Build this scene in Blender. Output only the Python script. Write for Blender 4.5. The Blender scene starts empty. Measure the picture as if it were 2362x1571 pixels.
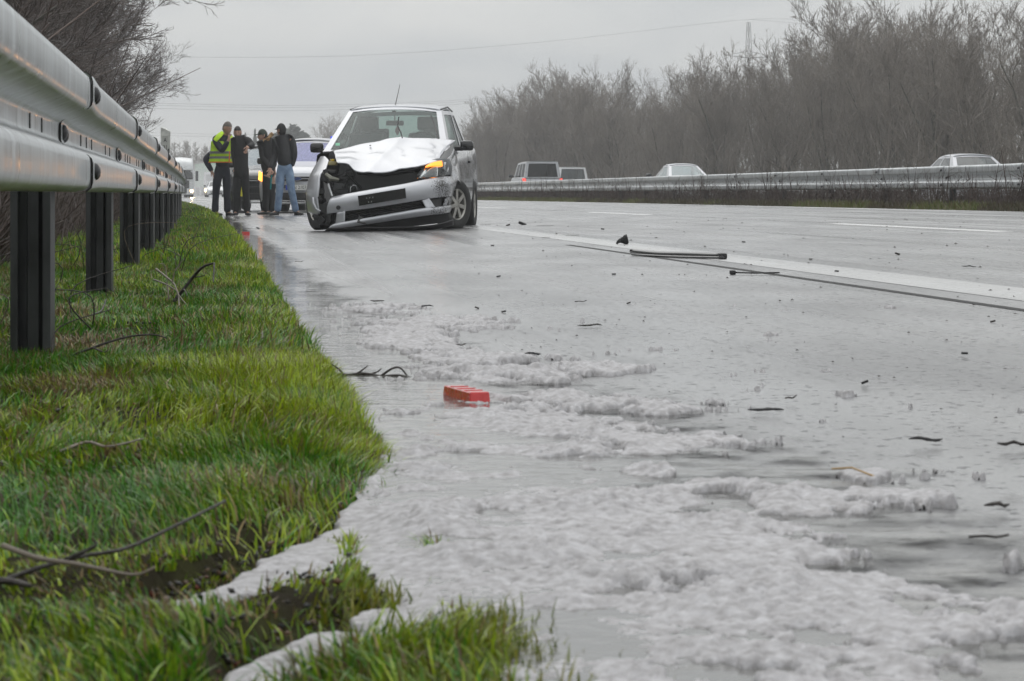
import bpy, bmesh, math, random
import numpy as np
from mathutils import Vector, Matrix
random.seed(7)
RNG = np.random.default_rng(11)
SC = bpy.context.scene
COL = SC.collection

# ------------------------------------------------------------------ camera, sky, sun, exposure
F, HX, HY, CH = 6200.0, 1181.0, 447.0, 0.45      # focal length / principal column / horizon row in photo pixels, eye height (m)
cam_d = bpy.data.cameras.new('camera')
cam = bpy.data.objects.new('camera', cam_d); COL.objects.link(cam)
cam.location = (0, 0, CH); cam.rotation_euler = (math.pi/2, 0, 0)
cam_d.sensor_width = 36.0; cam_d.lens = 36.0*F/2362.0
cam_d.shift_y = -(785.5-HY)/2362.0
cam_d.clip_start = 0.05; cam_d.clip_end = 5000
cam_d.dof.use_dof = True; cam_d.dof.focus_distance = 21.0; cam_d.dof.aperture_fstop = 24.0
SC.camera = cam

world = bpy.data.worlds.new('World'); SC.world = world; world.use_nodes = True
wn, wl = world.node_tree.nodes, world.node_tree.links
bg = wn['Background']
sky = wn.new('ShaderNodeTexSky'); sky.sky_type = 'NISHITA'; sky.sun_disc = False
SUN_EL, SUN_AZ = math.radians(50), math.radians(-25)
sky.sun_elevation = SUN_EL; sky.sun_rotation = SUN_AZ; sky.dust_density = 4.0; sky.air_density = 1.0
hs = wn.new('ShaderNodeHueSaturation'); hs.inputs['Saturation'].default_value = 0.10
wl.new(sky.outputs[0], hs.inputs['Color'])
tc = wn.new('ShaderNodeTexCoord')
mp = wn.new('ShaderNodeMapping'); mp.inputs['Scale'].default_value = (1, 1, 3.2); wl.new(tc.outputs['Generated'], mp.inputs[0])
nz = wn.new('ShaderNodeTexNoise'); nz.inputs['Scale'].default_value = 7.5; nz.inputs['Detail'].default_value = 5; nz.inputs['Distortion'].default_value = 0.6
wl.new(mp.outputs[0], nz.inputs['Vector'])
cr = wn.new('ShaderNodeValToRGB')                       # overcast cloud sheet, slightly mottled
cr.color_ramp.elements[0].position = 0.32; cr.color_ramp.elements[0].color = (4.7, 4.95, 5.15, 1)
cr.color_ramp.elements[1].position = 0.72; cr.color_ramp.elements[1].color = (6.9, 6.9, 6.7, 1)
wl.new(nz.outputs['Fac'], cr.inputs[0])
mx = wn.new('ShaderNodeMix'); mx.data_type = 'RGBA'; mx.inputs[0].default_value = 0.88
wl.new(hs.outputs[0], mx.inputs[6]); wl.new(cr.outputs[0], mx.inputs[7]); 
sz = wn.new('ShaderNodeSeparateXYZ'); wl.new(tc.outputs['Generated'], sz.inputs[0])       # an overcast sky is brightest overhead
gm = wn.new('ShaderNodeMapRange'); gm.inputs['From Min'].default_value = 0; gm.inputs['From Max'].default_value = 1
gm.inputs['To Min'].default_value = .93; gm.inputs['To Max'].default_value = 1.75; wl.new(sz.outputs[2], gm.inputs[0])
ml = wn.new('ShaderNodeVectorMath'); ml.operation = 'SCALE'; wl.new(mx.outputs[2], ml.inputs[0]); wl.new(gm.outputs[0], ml.inputs['Scale'])
wl.new(ml.outputs[0], bg.inputs['Color'])
bg.inputs['Strength'].default_value = 0.10

sun_d = bpy.data.lights.new('sun', 'SUN'); sun_d.energy = 0.5; sun_d.angle = math.radians(60); sun_d.color = (1, 0.97, 0.93)
sun = bpy.data.objects.new('sun', sun_d); COL.objects.link(sun)
sdir = Vector((math.sin(SUN_AZ)*math.cos(SUN_EL), math.cos(SUN_AZ)*math.cos(SUN_EL), math.sin(SUN_EL)))
sun.rotation_euler = sdir.to_track_quat('Z', 'Y').to_euler(); sun.location = (0, 0, 60)
SC.view_settings.view_transform = 'Standard'; SC.view_settings.look = 'None'
SC.view_settings.exposure = 0.32; SC.view_settings.gamma = 1.0; SC.view_settings.use_curve_mapping = False
SC.render.engine = 'CYCLES'
SC.cycles.use_denoising = True
SC.cycles.max_bounces = 7; SC.cycles.transparent_max_bounces = 16; SC.cycles.diffuse_bounces = 3; SC.cycles.glossy_bounces = 4
SC.cycles.volume_bounces = 1; SC.cycles.sample_clamp_indirect = 4.0

# ------------------------------------------------------------------ layout of the place
CF = 0.02                                               # crossfall of the carriageway, rising to the right
def E(y): return 0.267 - 0.108*y - 0.00013*y*y           # x of the paved edge (gentle left-hand bend)
def P(px, py, d):                                        # a point at distance d seen at photo pixel px, py
    return Vector(((px-HX)/F*d, d, CH-(py-HY)/F*d))
def G(px, py, lift=0.0):                                 # where that sight line meets the paving
    d = 20.0
    for _ in range(60):
        W = (px-HX)/F*d - E(d)
        d = 0.5*d + 0.5*(CH-lift-CF*W)*F/(py-HY)
    W = (px-HX)/F*d - E(d)
    return Vector(((px-HX)/F*d, d, CF*W+lift))
def R(W, y, lift=0.0): return Vector((E(y)+W, y, CF*W+lift))

# ------------------------------------------------------------------ helpers
def tag(o, label=None, cat=None, group=None, kind=None):
    if label: o['label'] = label
    if cat: o['category'] = cat
    if group: o['group'] = group
    if kind: o['kind'] = kind
    return o
def empty(name, loc, rz=0.0, label=None, cat=None, group=None):
    o = bpy.data.objects.new(name, None); COL.objects.link(o); o.empty_display_size = 0.2
    o.location = loc; o.rotation_euler = (0, 0, rz)
    return tag(o, label, cat, group)
def link(name, me, parent=None, loc=None, rot=None, scale=None):
    o = bpy.data.objects.new(name, me); COL.objects.link(o)
    if parent: o.parent = parent
    if loc is not None: o.location = loc
    if rot is not None: o.rotation_euler = rot
    if scale is not None: o.scale = scale
    return o
def mesh(name, vs, fs, m=None, smooth=False):
    me = bpy.data.meshes.new(name); me.from_pydata([tuple(v) for v in vs], [], [tuple(f) for f in fs])
    if m: me.materials.append(m)
    if smooth: me.polygons.foreach_set('use_smooth', [True]*len(me.polygons))
    me.update(); return me
def obj(name, vs, fs, m=None, parent=None, smooth=False, **k):
    return link(name, mesh(name, vs, fs, m, smooth), parent, **k)
def fast_mesh(name, V, Fq, m=None, smooth=False, col=None, nside=4):
    V = np.asarray(V, dtype=np.float32); Fq = np.asarray(Fq, dtype=np.int32)
    me = bpy.data.meshes.new(name); me.vertices.add(len(V)); me.vertices.foreach_set('co', V.ravel())
    n = len(Fq); me.loops.add(n*nside); me.polygons.add(n)
    me.loops.foreach_set('vertex_index', Fq.ravel()); me.polygons.foreach_set('loop_start', np.arange(0, n*nside, nside, dtype=np.int32))
    try: me.polygons.foreach_set('loop_total', np.full(n, nside, dtype=np.int32))
    except Exception: pass
    if m: me.materials.append(m)
    if smooth: me.polygons.foreach_set('use_smooth', np.ones(n, dtype=bool))
    if col is not None:
        a = me.color_attributes.new('Col', 'FLOAT_COLOR', 'POINT'); a.data.foreach_set('color', np.asarray(col, dtype=np.float32).ravel())
    me.update(); me.validate(); return me

def mat(name, col, rough=0.5, metal=0.0, var=0.12, scale=6.0, bump=0.0, bscale=60.0, coat=0.0, ior=1.5, emis=None, estr=0.0, rvar=0.0, col2=None, stretch=None, detail=4):
    m = bpy.data.materials.new(name); m.use_nodes = True
    n, l = m.node_tree.nodes, m.node_tree.links
    b = n['Principled BSDF']; b.inputs['Roughness'].default_value = rough; b.inputs['Metallic'].default_value = metal
    b.inputs['IOR'].default_value = ior; b.inputs['Coat Weight'].default_value = coat; b.inputs['Coat Roughness'].default_value = 0.05
    t = n.new('ShaderNodeTexCoord'); mpn = n.new('ShaderNodeMapping'); l.new(t.outputs['Object'], mpn.inputs[0])
    if stretch: mpn.inputs['Scale'].default_value = stretch
    z = n.new('ShaderNodeTexNoise'); z.inputs['Scale'].default_value = scale; z.inputs['Detail'].default_value = detail
    l.new(mpn.outputs[0], z.inputs['Vector'])
    r = n.new('ShaderNodeValToRGB'); r.color_ramp.elements[0].position = 0.3; r.color_ramp.elements[1].position = 0.7
    c2 = col2 if col2 else tuple(min(1, c*(1+var)) for c in col)
    c1 = col if col2 else tuple(c*(1-var) for c in col)
    r.color_ramp.elements[0].color = (*c1, 1); r.color_ramp.elements[1].color = (*c2, 1)
    l.new(z.outputs['Fac'], r.inputs[0]); l.new(r.outputs[0], b.inputs['Base Color'])
    if rvar:
        mr = n.new('ShaderNodeMapRange'); mr.inputs['From Min'].default_value = .3; mr.inputs['From Max'].default_value = .7
        mr.inputs['To Min'].default_value = max(0.02, rough-rvar); mr.inputs['To Max'].default_value = rough+rvar
        l.new(z.outputs['Fac'], mr.inputs[0]); l.new(mr.outputs[0], b.inputs['Roughness'])
    if bump:
        z2 = n.new('ShaderNodeTexNoise'); z2.inputs['Scale'].default_value = bscale; z2.inputs['Detail'].default_value = 3
        l.new(mpn.outputs[0], z2.inputs['Vector'])
        bp = n.new('ShaderNodeBump'); bp.inputs['Strength'].default_value = bump; bp.inputs['Distance'].default_value = 0.01
        l.new(z2.outputs['Fac'], bp.inputs['Height']); l.new(bp.outputs[0], b.inputs['Normal'])
    if emis:
        b.inputs['Emission Color'].default_value = (*emis, 1); b.inputs['Emission Strength'].default_value = estr
    return m
def glass_mat(name, tint, film=0.12, filmcol=(.6, .66, .64), gl=1.0, rough=0.03):
    m = bpy.data.materials.new(name); m.use_nodes = True
    n, l = m.node_tree.nodes, m.node_tree.links
    n.remove(n['Principled BSDF']); out = n['Material Output']
    tr = n.new('ShaderNodeBsdfTransparent'); tr.inputs[0].default_value = (*tint, 1)
    df = n.new('ShaderNodeBsdfDiffuse'); df.inputs[0].default_value = (*filmcol, 1)
    zz = n.new('ShaderNodeTexNoise'); zz.inputs['Scale'].default_value = 55; zz.inputs['Detail'].default_value = 3
    t = n.new('ShaderNodeTexCoord'); l.new(t.outputs['Object'], zz.inputs['Vector'])
    mr = n.new('ShaderNodeMapRange'); mr.inputs['From Min'].default_value = .4; mr.inputs['From Max'].default_value = .75
    mr.inputs['To Min'].default_value = film*.6; mr.inputs['To Max'].default_value = film*1.8; l.new(zz.outputs['Fac'], mr.inputs[0])
    m1 = n.new('ShaderNodeMixShader'); l.new(mr.outputs[0], m1.inputs[0]); l.new(tr.outputs[0], m1.inputs[1]); l.new(df.outputs[0], m1.inputs[2])
    g = n.new('ShaderNodeBsdfGlossy'); g.inputs['Roughness'].default_value = rough; g.inputs[0].default_value = (gl, gl, gl, 1)
    fr = n.new('ShaderNodeFresnel'); fr.inputs['IOR'].default_value = 1.5
    m2 = n.new('ShaderNodeMixShader'); l.new(fr.outputs[0], m2.inputs[0]); l.new(m1.outputs[0], m2.inputs[1]); l.new(g.outputs[0], m2.inputs[2])
    l.new(m2.outputs[0], out.inputs['Surface']); return m
def attr_mat(name, rough=0.45, mul=1.0, transl=0.0, ior=1.45):
    m = bpy.data.materials.new(name); m.use_nodes = True
    n, l = m.node_tree.nodes, m.node_tree.links; b = n['Principled BSDF']
    a = n.new('ShaderNodeVertexColor'); a.layer_name = 'Col'
    l.new(a.outputs[0], b.inputs['Base Color']); b.inputs['Roughness'].default_value = rough; b.inputs['IOR'].default_value = ior
    if transl:
        tl = n.new('ShaderNodeBsdfTranslucent'); l.new(a.outputs[0], tl.inputs[0])
        mxs = n.new('ShaderNodeMixShader'); mxs.inputs[0].default_value = transl
        l.new(b.outputs[0], mxs.inputs[1]); l.new(tl.outputs[0], mxs.inputs[2]); l.new(mxs.outputs[0], n['Material Output'].inputs['Surface'])
    return m

def segs_mesh(S, sides=3):
    """array of segments (p0,p1,r0,r1) -> prism vertices and quads"""
    S = np.asarray(S, dtype=np.float64); a, b, r0, r1 = S[:, 0:3], S[:, 3:6], S[:, 6], S[:, 7]
    d = b-a; ln = np.linalg.norm(d, axis=1, keepdims=True); d = d/np.maximum(ln, 1e-9)
    up = np.where(np.abs(d[:, 2:3]) > 0.9, np.array([[1., 0, 0]]), np.array([[0, 0, 1.]]))
    u = np.cross(d, up); u /= np.maximum(np.linalg.norm(u, axis=1, keepdims=True), 1e-9); v = np.cross(d, u)
    V = []
    for (c, r) in ((a, r0), (b, r1)):
        for k in range(sides):
            t = 2*math.pi*k/sides
            V.append(c + r[:, None]*(math.cos(t)*u + math.sin(t)*v))
    V = np.stack(V, axis=1)                              # n, 2*sides, 3
    n = len(S); base = (np.arange(n)*2*sides)[:, None]
    fs = []
    for k in range(sides):
        k2 = (k+1) % sides
        fs.append(base + np.array([[k, k2, sides+k2, sides+k]]))
    return V.reshape(-1, 3), np.stack(fs, axis=1).reshape(-1, 4)
def tube(pts, r, sides=6, r_end=None):
    pts = [Vector(p) for p in pts]; n = len(pts); vs, fs = [], []
    for i, p in enumerate(pts):
        t = (pts[min(i+1, n-1)]-pts[max(i-1, 0)]).normalized()
        up = Vector((1, 0, 0)) if abs(t.z) > 0.9 else Vector((0, 0, 1))
        u = t.cross(up).normalized(); v = t.cross(u)
        rr = r if r_end is None else r+(r_end-r)*i/max(1, n-1)
        if isinstance(r, (list, tuple)): rr = r[i]
        for k in range(sides):
            a = 2*math.pi*k/sides; vs.append(p+rr*(math.cos(a)*u+math.sin(a)*v))
    for i in range(n-1):
        for k in range(sides):
            k2 = (k+1) % sides
            fs.append((i*sides+k, i*sides+k2, (i+1)*sides+k2, (i+1)*sides+k))
    fs.append(tuple(range(sides))[::-1]); fs.append(tuple((n-1)*sides+k for k in range(sides)))
    return vs, fs
def join(*parts):
    V, Fa = [], []
    for vs, fs in parts:
        o = len(V); V += [Vector(v) for v in vs]; Fa += [tuple(i+o for i in f) for f in fs]
    return V, Fa
def box(c, s, bevel=0.0, rot=None):
    bm = bmesh.new(); bmesh.ops.create_cube(bm, size=1.0)
    bmesh.ops.scale(bm, vec=s, verts=bm.verts)
    if bevel: bmesh.ops.bevel(bm, geom=bm.edges[:], offset=bevel, segments=2, affect='EDGES', profile=0.6)
    if rot is not None: bmesh.ops.rotate(bm, cent=(0, 0, 0), matrix=rot, verts=bm.verts)
    bmesh.ops.translate(bm, vec=c, verts=bm.verts)
    bm.verts.index_update(); vs = [v.co.copy() for v in bm.verts]; fs = [tuple(v.index for v in f.verts) for f in bm.faces]; bm.free()
    return vs, fs
def lathe(profile, n=24, axis='x', c=(0, 0, 0)):
    """profile (a, r): a along the axis, r radius"""
    vs, fs = [], []; m = len(profile)
    for i in range(n):
        t = 2*math.pi*i/n
        for a, r in profile:
            p = (a, r*math.cos(t), r*math.sin(t)) if axis == 'x' else ((r*math.cos(t), a, r*math.sin(t)) if axis == 'y' else (r*math.cos(t), r*math.sin(t), a))
            vs.append(Vector(p)+Vector(c))
    for i in range(n):
        for j in range(m-1):
            fs.append((i*m+j, i*m+j+1, ((i+1) % n)*m+j+1, ((i+1) % n)*m+j))
    return vs, fs
def cr_interp(pts, n):
    """Catmull-Rom through pts (vectors), n samples"""
    pts = [Vector(p) for p in pts]; k = len(pts); out = []
    for i in range(n):
        t = i/(n-1)*(k-1); j = min(int(t), k-2); f = t-j
        p0, p1, p2, p3 = pts[max(j-1, 0)], pts[j], pts[j+1], pts[min(j+2, k-1)]
        out.append(0.5*((2*p1)+(p2-p0)*f+(2*p0-5*p1+4*p2-p3)*f*f+(3*p1-p0-3*p2+p3)*f**3))
    return out
def patch(rows, nu, nv, thick=0.0, linear=False):
    """smooth sheet through a grid of points; thick > 0 gives it a back face and rim"""
    def it(p, n):
        if not linear: return cr_interp(p, n)
        p = [Vector(q) for q in p]; o = []
        for i in range(n):
            t = i/(n-1)*(len(p)-1); j = min(int(t), len(p)-2); o.append(p[j].lerp(p[j+1], t-j))
        return o
    g = [it(r, nu) for r in rows]
    cols = [it([g[r][i] for r in range(len(g))], nv) for i in range(nu)]
    vs = [cols[i][j] for j in range(nv) for i in range(nu)]
    fs = [(j*nu+i, j*nu+i+1, (j+1)*nu+i+1, (j+1)*nu+i) for j in range(nv-1) for i in range(nu-1)]
    if thick:
        nrm = [Vector((0, 0, 0)) for _ in vs]
        for f in fs:
            q = (vs[f[2]]-vs[f[0]]).cross(vs[f[3]]-vs[f[1]])
            for i in f: nrm[i] = nrm[i]+q
        o = len(vs); vs = vs+[vs[i]-nrm[i].normalized()*thick for i in range(o)]
        fs = fs+[tuple(i+o for i in f)[::-1] for f in fs]
        ring = [i for i in range(nu)]+[j*nu+nu-1 for j in range(1, nv)]+[(nv-1)*nu+i for i in range(nu-2, -1, -1)]+[j*nu for j in range(nv-2, 0, -1)]
        for a, b in zip(ring, ring[1:]+ring[:1]): fs.append((b, a, a+o, b+o))
    return vs, fs

def vnoise(x, y, seed=0):
    """smooth value noise on arrays"""
    xi, yi = np.floor(x).astype(np.int64), np.floor(y).astype(np.int64); xf, yf = x-xi, y-yi
    def h(i, j):
        n = (i*374761393 + j*668265263 + seed*1274126177) & 0x7fffffff
        n = ((n ^ (n >> 13))*1274126177) & 0x7fffffff
        return ((n ^ (n >> 16)) & 0xffff)/65535.0
    u, v = xf*xf*(3-2*xf), yf*yf*(3-2*yf)
    return (h(xi, yi)*(1-u)+h(xi+1, yi)*u)*(1-v)+(h(xi, yi+1)*(1-u)+h(xi+1, yi+1)*u)*v
def fbm(x, y, oct=4, seed=0, gain=0.5):
    s = 0; a = 1; t = 0
    for o in range(oct):
        s = s+a*vnoise(x*2**o+17*o, y*2**o-31*o, seed+o); t += a; a *= gain
    return s/t
# ------------------------------------------------------------------ materials of the setting
def road_material(name='wet_asphalt', lo=(.045, .045, .047), hi=(.17, .17, .174), seed=0.0):
    m = bpy.data.materials.new(name); m.use_nodes = True
    n, l = m.node_tree.nodes, m.node_tree.links; b = n['Principled BSDF']
    uv = n.new('ShaderNodeUVMap'); uv.uv_map = 'road'
    def noise(scale, sx, sy, det=4, dist=0.0):
        mm = n.new('ShaderNodeMapping'); mm.inputs['Scale'].default_value = (sx, sy, 1); mm.inputs['Location'].default_value = (seed, seed, 0); l.new(uv.outputs[0], mm.inputs[0])
        z = n.new('ShaderNodeTexNoise'); z.inputs['Scale'].default_value = scale; z.inputs['Detail'].default_value = det; z.inputs['Distortion'].default_value = dist
        l.new(mm.outputs[0], z.inputs['Vector']); return z.outputs['Fac']
    def ramp(s, a, bb, ca, cb):
        r = n.new('ShaderNodeMapRange'); r.inputs['From Min'].default_value = a; r.inputs['From Max'].default_value = bb
        r.inputs['To Min'].default_value = ca; r.inputs['To Max'].default_value = cb; l.new(s, r.inputs[0]); return r.outputs[0]
    def mul(a, bb):
        r = n.new('ShaderNodeMath'); r.operation = 'MULTIPLY'; l.new(a, r.inputs[0]); l.new(bb, r.inputs[1]); return r.outputs[0]
    speck = ramp(noise(34, 1, .8, 3), .585, .64, 1.0, .12)
    grain = noise(110, 1, 1, 3); wear = noise(1.0, 2.4, 0.05, 4); film = noise(1.6, 1.0, 0.35, 5, .4)
    cr_ = n.new('ShaderNodeValToRGB'); cr_.color_ramp.elements[0].color = (*lo, 1); cr_.color_ramp.elements[1].color = (*hi, 1)
    cr_.color_ramp.elements[0].position = .35; cr_.color_ramp.elements[1].position = .68
    l.new(grain, cr_.inputs[0]); l.new(cr_.outputs[0], b.inputs['Base Color'])
    r1 = ramp(wear, .35, .65, .20, .42); l.new(r1, b.inputs['Roughness']); b.inputs['IOR'].default_value = 1.5
    b.inputs['Coat IOR'].default_value = 1.48; l.new(mul(ramp(film, .35, .62, .45, 1.0), speck), b.inputs['Coat Weight']); l.new(mul(speck, ramp(film, .3, .7, .4, .5)), b.inputs['Specular IOR Level'])
    l.new(ramp(wear, .35, .65, .14, .34), b.inputs['Coat Roughness'])
    pebble = noise(55, 1, 1, 3); rip = noise(17, 1.0, 1.25, 2, .5); patchy = ramp(noise(.8, 1.3, .45, 3), .5, .62, 0.0, 1.0)
    bp = n.new('ShaderNodeBump'); bp.inputs['Strength'].default_value = 0.5; bp.inputs['Distance'].default_value = 0.006
    l.new(pebble, bp.inputs['Height']); l.new(bp.outputs[0], b.inputs['Normal'])
    bp2 = n.new('ShaderNodeBump'); bp2.inputs['Strength'].default_value = 0.30; bp2.inputs['Distance'].default_value = 0.012
    l.new(mul(rip, patchy), bp2.inputs['Height'])
    bp3 = n.new('ShaderNodeBump'); bp3.inputs['Strength'].default_value = 0.22; bp3.inputs['Distance'].default_value = 0.004
    l.new(pebble, bp3.inputs['Height']); l.new(bp2.outputs[0], bp3.inputs['Normal']); l.new(bp3.outputs[0], b.inputs['Coat Normal'])
    return m
def water_material():
    m = bpy.data.materials.new('muddy_water'); m.use_nodes = True
    n, l = m.node_tree.nodes, m.node_tree.links; b = n['Principled BSDF']
    b.inputs['Base Color'].default_value = (.17, .168, .16, 1); b.inputs['Roughness'].default_value = .035; b.inputs['IOR'].default_value = 1.36
    uv = n.new('ShaderNodeUVMap'); uv.uv_map = 'road'
    mm = n.new('ShaderNodeMapping'); mm.inputs['Scale'].default_value = (5, 8, 1); l.new(uv.outputs[0], mm.inputs[0])
    z = n.new('ShaderNodeTexNoise'); z.inputs['Scale'].default_value = 2.4; z.inputs['Detail'].default_value = 3; z.inputs['Distortion'].default_value = .7
    l.new(mm.outputs[0], z.inputs['Vector'])
    bp = n.new('ShaderNodeBump'); bp.inputs['Strength'].default_value = .12; bp.inputs['Distance'].default_value = .02
    l.new(z.outputs['Fac'], bp.inputs['Height']); l.new(bp.outputs[0], b.inputs['Normal'])
    sh = n.new('ShaderNodeVertexColor'); sh.layer_name = 'Col'                     # water thins out raggedly towards its shore
    zn = n.new('ShaderNodeTexNoise'); zn.inputs['Scale'].default_value = 9; zn.inputs['Detail'].default_value = 5; l.new(uv.outputs[0], zn.inputs['Vector'])
    ad = n.new('ShaderNodeMath'); ad.operation = 'MULTIPLY_ADD'; l.new(zn.outputs['Fac'], ad.inputs[0]); ad.inputs[1].default_value = 1.5; l.new(sh.outputs[0], ad.inputs[2])
    ar = n.new('ShaderNodeMapRange'); ar.inputs['From Min'].default_value = 1.05; ar.inputs['From Max'].default_value = 1.45; ar.inputs['To Min'].default_value = 1; ar.inputs['To Max'].default_value = 0
    l.new(ad.outputs[0], ar.inputs[0]); l.new(ar.outputs[0], b.inputs['Alpha']); return m
M_ROAD = road_material(); M_WATER = water_material()
M_PAINT = road_material('road_paint', (.26, .26, .257), (.52, .52, .515), 3.0); M_DASH = road_material('lane_paint', (.62, .62, .61), (.86, .86, .85), 5.0)
M_SEAM = mat('bitumen_seam', (.012, .012, .012), .75, bump=.5, bscale=90)
M_SOIL = mat('verge_soil', (.022, .018, .012), .9, ior=1.12, var=.4, scale=9, bump=.8, bscale=40, col2=(.035, .036, .014))
M_FIELD = mat('far_ground', (.05, .055, .03), .9, var=.3, scale=.1)
M_ZINC = mat('galvanised_steel', (.50, .52, .53), .38, metal=.82, var=.34, scale=4, rvar=.12, bump=.06, bscale=30, stretch=(6, 6, .5), detail=9)
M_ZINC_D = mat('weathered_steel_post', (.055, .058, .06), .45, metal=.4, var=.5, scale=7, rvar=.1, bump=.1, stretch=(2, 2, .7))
M_EDGE = mat('dark_wet_joint', (.01, .01, .01), .6)
M_BOLT = mat('dark_bolt', (.05, .05, .052), .4, metal=.7)
M_MROAD = mat('far_wet_asphalt', (.06, .06, .062), .22, var=.2, scale=.7, coat=.6)

def strip_grid(name, Ws, ys, zf, m, uv=True, smooth=True):
    Ws = np.asarray(Ws, float); ys = np.asarray(ys, float)
    Wg, Yg = np.meshgrid(Ws, ys); X = E(Yg)+Wg; Z = zf(Wg, Yg)
    V = np.stack([X, Yg, Z], -1).reshape(-1, 3); nu, nv = len(Ws), len(ys)
    i = np.arange(nu-1)[None, :]; j = np.arange(nv-1)[:, None]; a = j*nu+i
    Fq = np.stack([a, a+1, a+nu+1, a+nu], -1).reshape(-1, 4)
    me = fast_mesh(name, V, Fq, m, smooth)
    if uv:
        ul = me.uv_layers.new(name='road'); UV = np.stack([Wg, Yg], -1).reshape(-1, 2)
        ul.data.foreach_set('uv', UV[Fq.ravel()].astype(np.float32).ravel())
    return me
YS = np.concatenate([np.arange(-6, 60, 1.0), np.arange(60, 200, 4.0), np.arange(200, 660, 15.0)])

ground = tag(obj('ground', [(-3000, -60, -.9), (3000, -60, -.9), (3000, 3500, -.9), (-3000, 3500, -.9)], [(0, 1, 2, 3)], M_FIELD), kind='structure')
road = tag(link('road', strip_grid('road', np.concatenate([[-.5, -.04], np.linspace(0, 10.7, 20)]), YS, lambda W, Y: np.where(W < -.1, -.3, CF*W), M_ROAD)), kind='structure')
opp = tag(link('far_carriageway', strip_grid('far_carriageway', np.linspace(13.6, 25.5, 10), YS, lambda W, Y: .08+0*W, M_MROAD)), kind='structure')
def med_z(W, Y): return np.interp(W, [10.5, 10.75, 11.2, 13.2, 13.8], [.1, .235, .25, .22, .05])+.03*(fbm(W*3, Y*.7, 2, 5)-.5)*(W > 10.6)
median = tag(link('median_strip', strip_grid('median_strip', np.linspace(10.5, 13.8, 14), YS, med_z, M_SOIL)), kind='structure')
bank = tag(link('embankment', strip_grid('embankment', [25.3, 26, 28, 30, 60, 120], YS, lambda W, Y: np.interp(W, [25.3, 26, 28, 120], [-.1, .1, .2, .3])+0*Y, M_FIELD)), kind='structure')
line_grp = None
tag(link('edge_line', strip_grid('edge_line', np.linspace(2.70, 3.04, 3), YS, lambda W, Y: CF*W+.0015, M_PAINT)), kind='structure')
tag(link('median_line', strip_grid('median_line', np.linspace(10.28, 10.50, 3), YS, lambda W, Y: CF*W+.0015, M_DASH)), kind='structure')
tag(link('tar_seam', strip_grid('tar_seam', [2.47, 2.52], np.concatenate([np.arange(-2, 21.4, .5)]), lambda W, Y: CF*W+.0012+.0*Y, M_SEAM)), kind='structure')
d0 = G(2360, 534).y
for k in range(-1, 9):                                   # lane dashes, 6 m paint and 12 m gap
    y0 = d0 + 18*k
    tag(link('lane_dash', strip_grid('lane_dash', [6.33, 6.53], np.linspace(y0, y0+6.3, 5), lambda W, Y: CF*W+.0015, M_DASH)), kind='structure')
    tag(link('lane_dash', strip_grid('lane_dash', [19.4, 19.55], np.linspace(y0, y0+6.3, 5), lambda W, Y: .0825+0*W, M_PAINT)), kind='structure')

# ------------------------------------------------------------------ verge with grass and mud; foam reaches into it
TONGUES = [[(880, 1110), (790, 1250), (660, 1320), (500, 1392), (370, 1418)], [(1130, 1330), (930, 1432), (720, 1515), (560, 1600)], [(970, 1150), (900, 1250), (930, 1340)], [(760, 1290), (640, 1350)]]
TWID = [[24, 46, 44, 32, 10], [60, 40, 52, 60], [80, 100, 75], [42, 22]]
def to_px(x, y, z=0.0): return HX+F*x/y, HY+F*(CH-z)/y
def tongue(px, py):
    """how far a verge point lies inside a foam inlet (positive inside)"""
    best = np.full(np.shape(px), -1e3)
    for pl, wd in zip(TONGUES, TWID):
        for (a, b, wa, wb) in zip(pl[:-1], pl[1:], wd[:-1], wd[1:]):
            ax, ay, bx, by = *a, *b; dx, dy = bx-ax, by-ay
            t = np.clip(((px-ax)*dx+(py-ay)*dy)/(dx*dx+dy*dy), 0, 1)
            best = np.maximum(best, wa+(wb-wa)*t-np.hypot(px-ax-t*dx, (py-ay-t*dy)))
    return best
def verge_z(W, Y):
    z = np.interp(W, [-12, -6, -2.2, -1.2, -.5, -.12, .0, .04], [-.5, -.35, -.03, .02, .03, .016, .0, -.04])
    z = z+(.05*(fbm(W*2.2, Y*2.2, 3, 3)-.5)+.02*(fbm(W*9, Y*9, 2, 8)-.5))*np.clip(-W*3, 0, 1)
    yy = np.maximum(Y, 1.5); px, py = to_px(E(yy)+W, yy)
    t = tongue(px, py)
    return np.where((Y > 1.8) & (Y < 4.6) & (t > -30), np.minimum(z, .002-.006*np.clip((t+30)/60, 0, 1)), z)
vy = np.concatenate([np.arange(-3, 1.8, .2), np.arange(1.8, 5, .03), np.arange(5, 14, .12), np.arange(14, 60, .6), np.arange(60, 330, 5)])
verge = tag(link('verge', strip_grid('verge', np.concatenate([np.linspace(-12, -2.5, 8), np.linspace(-2.3, -1.0, 12), np.linspace(-.95, .04, 50)]), vy, verge_z, M_SOIL)), kind='structure')

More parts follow.
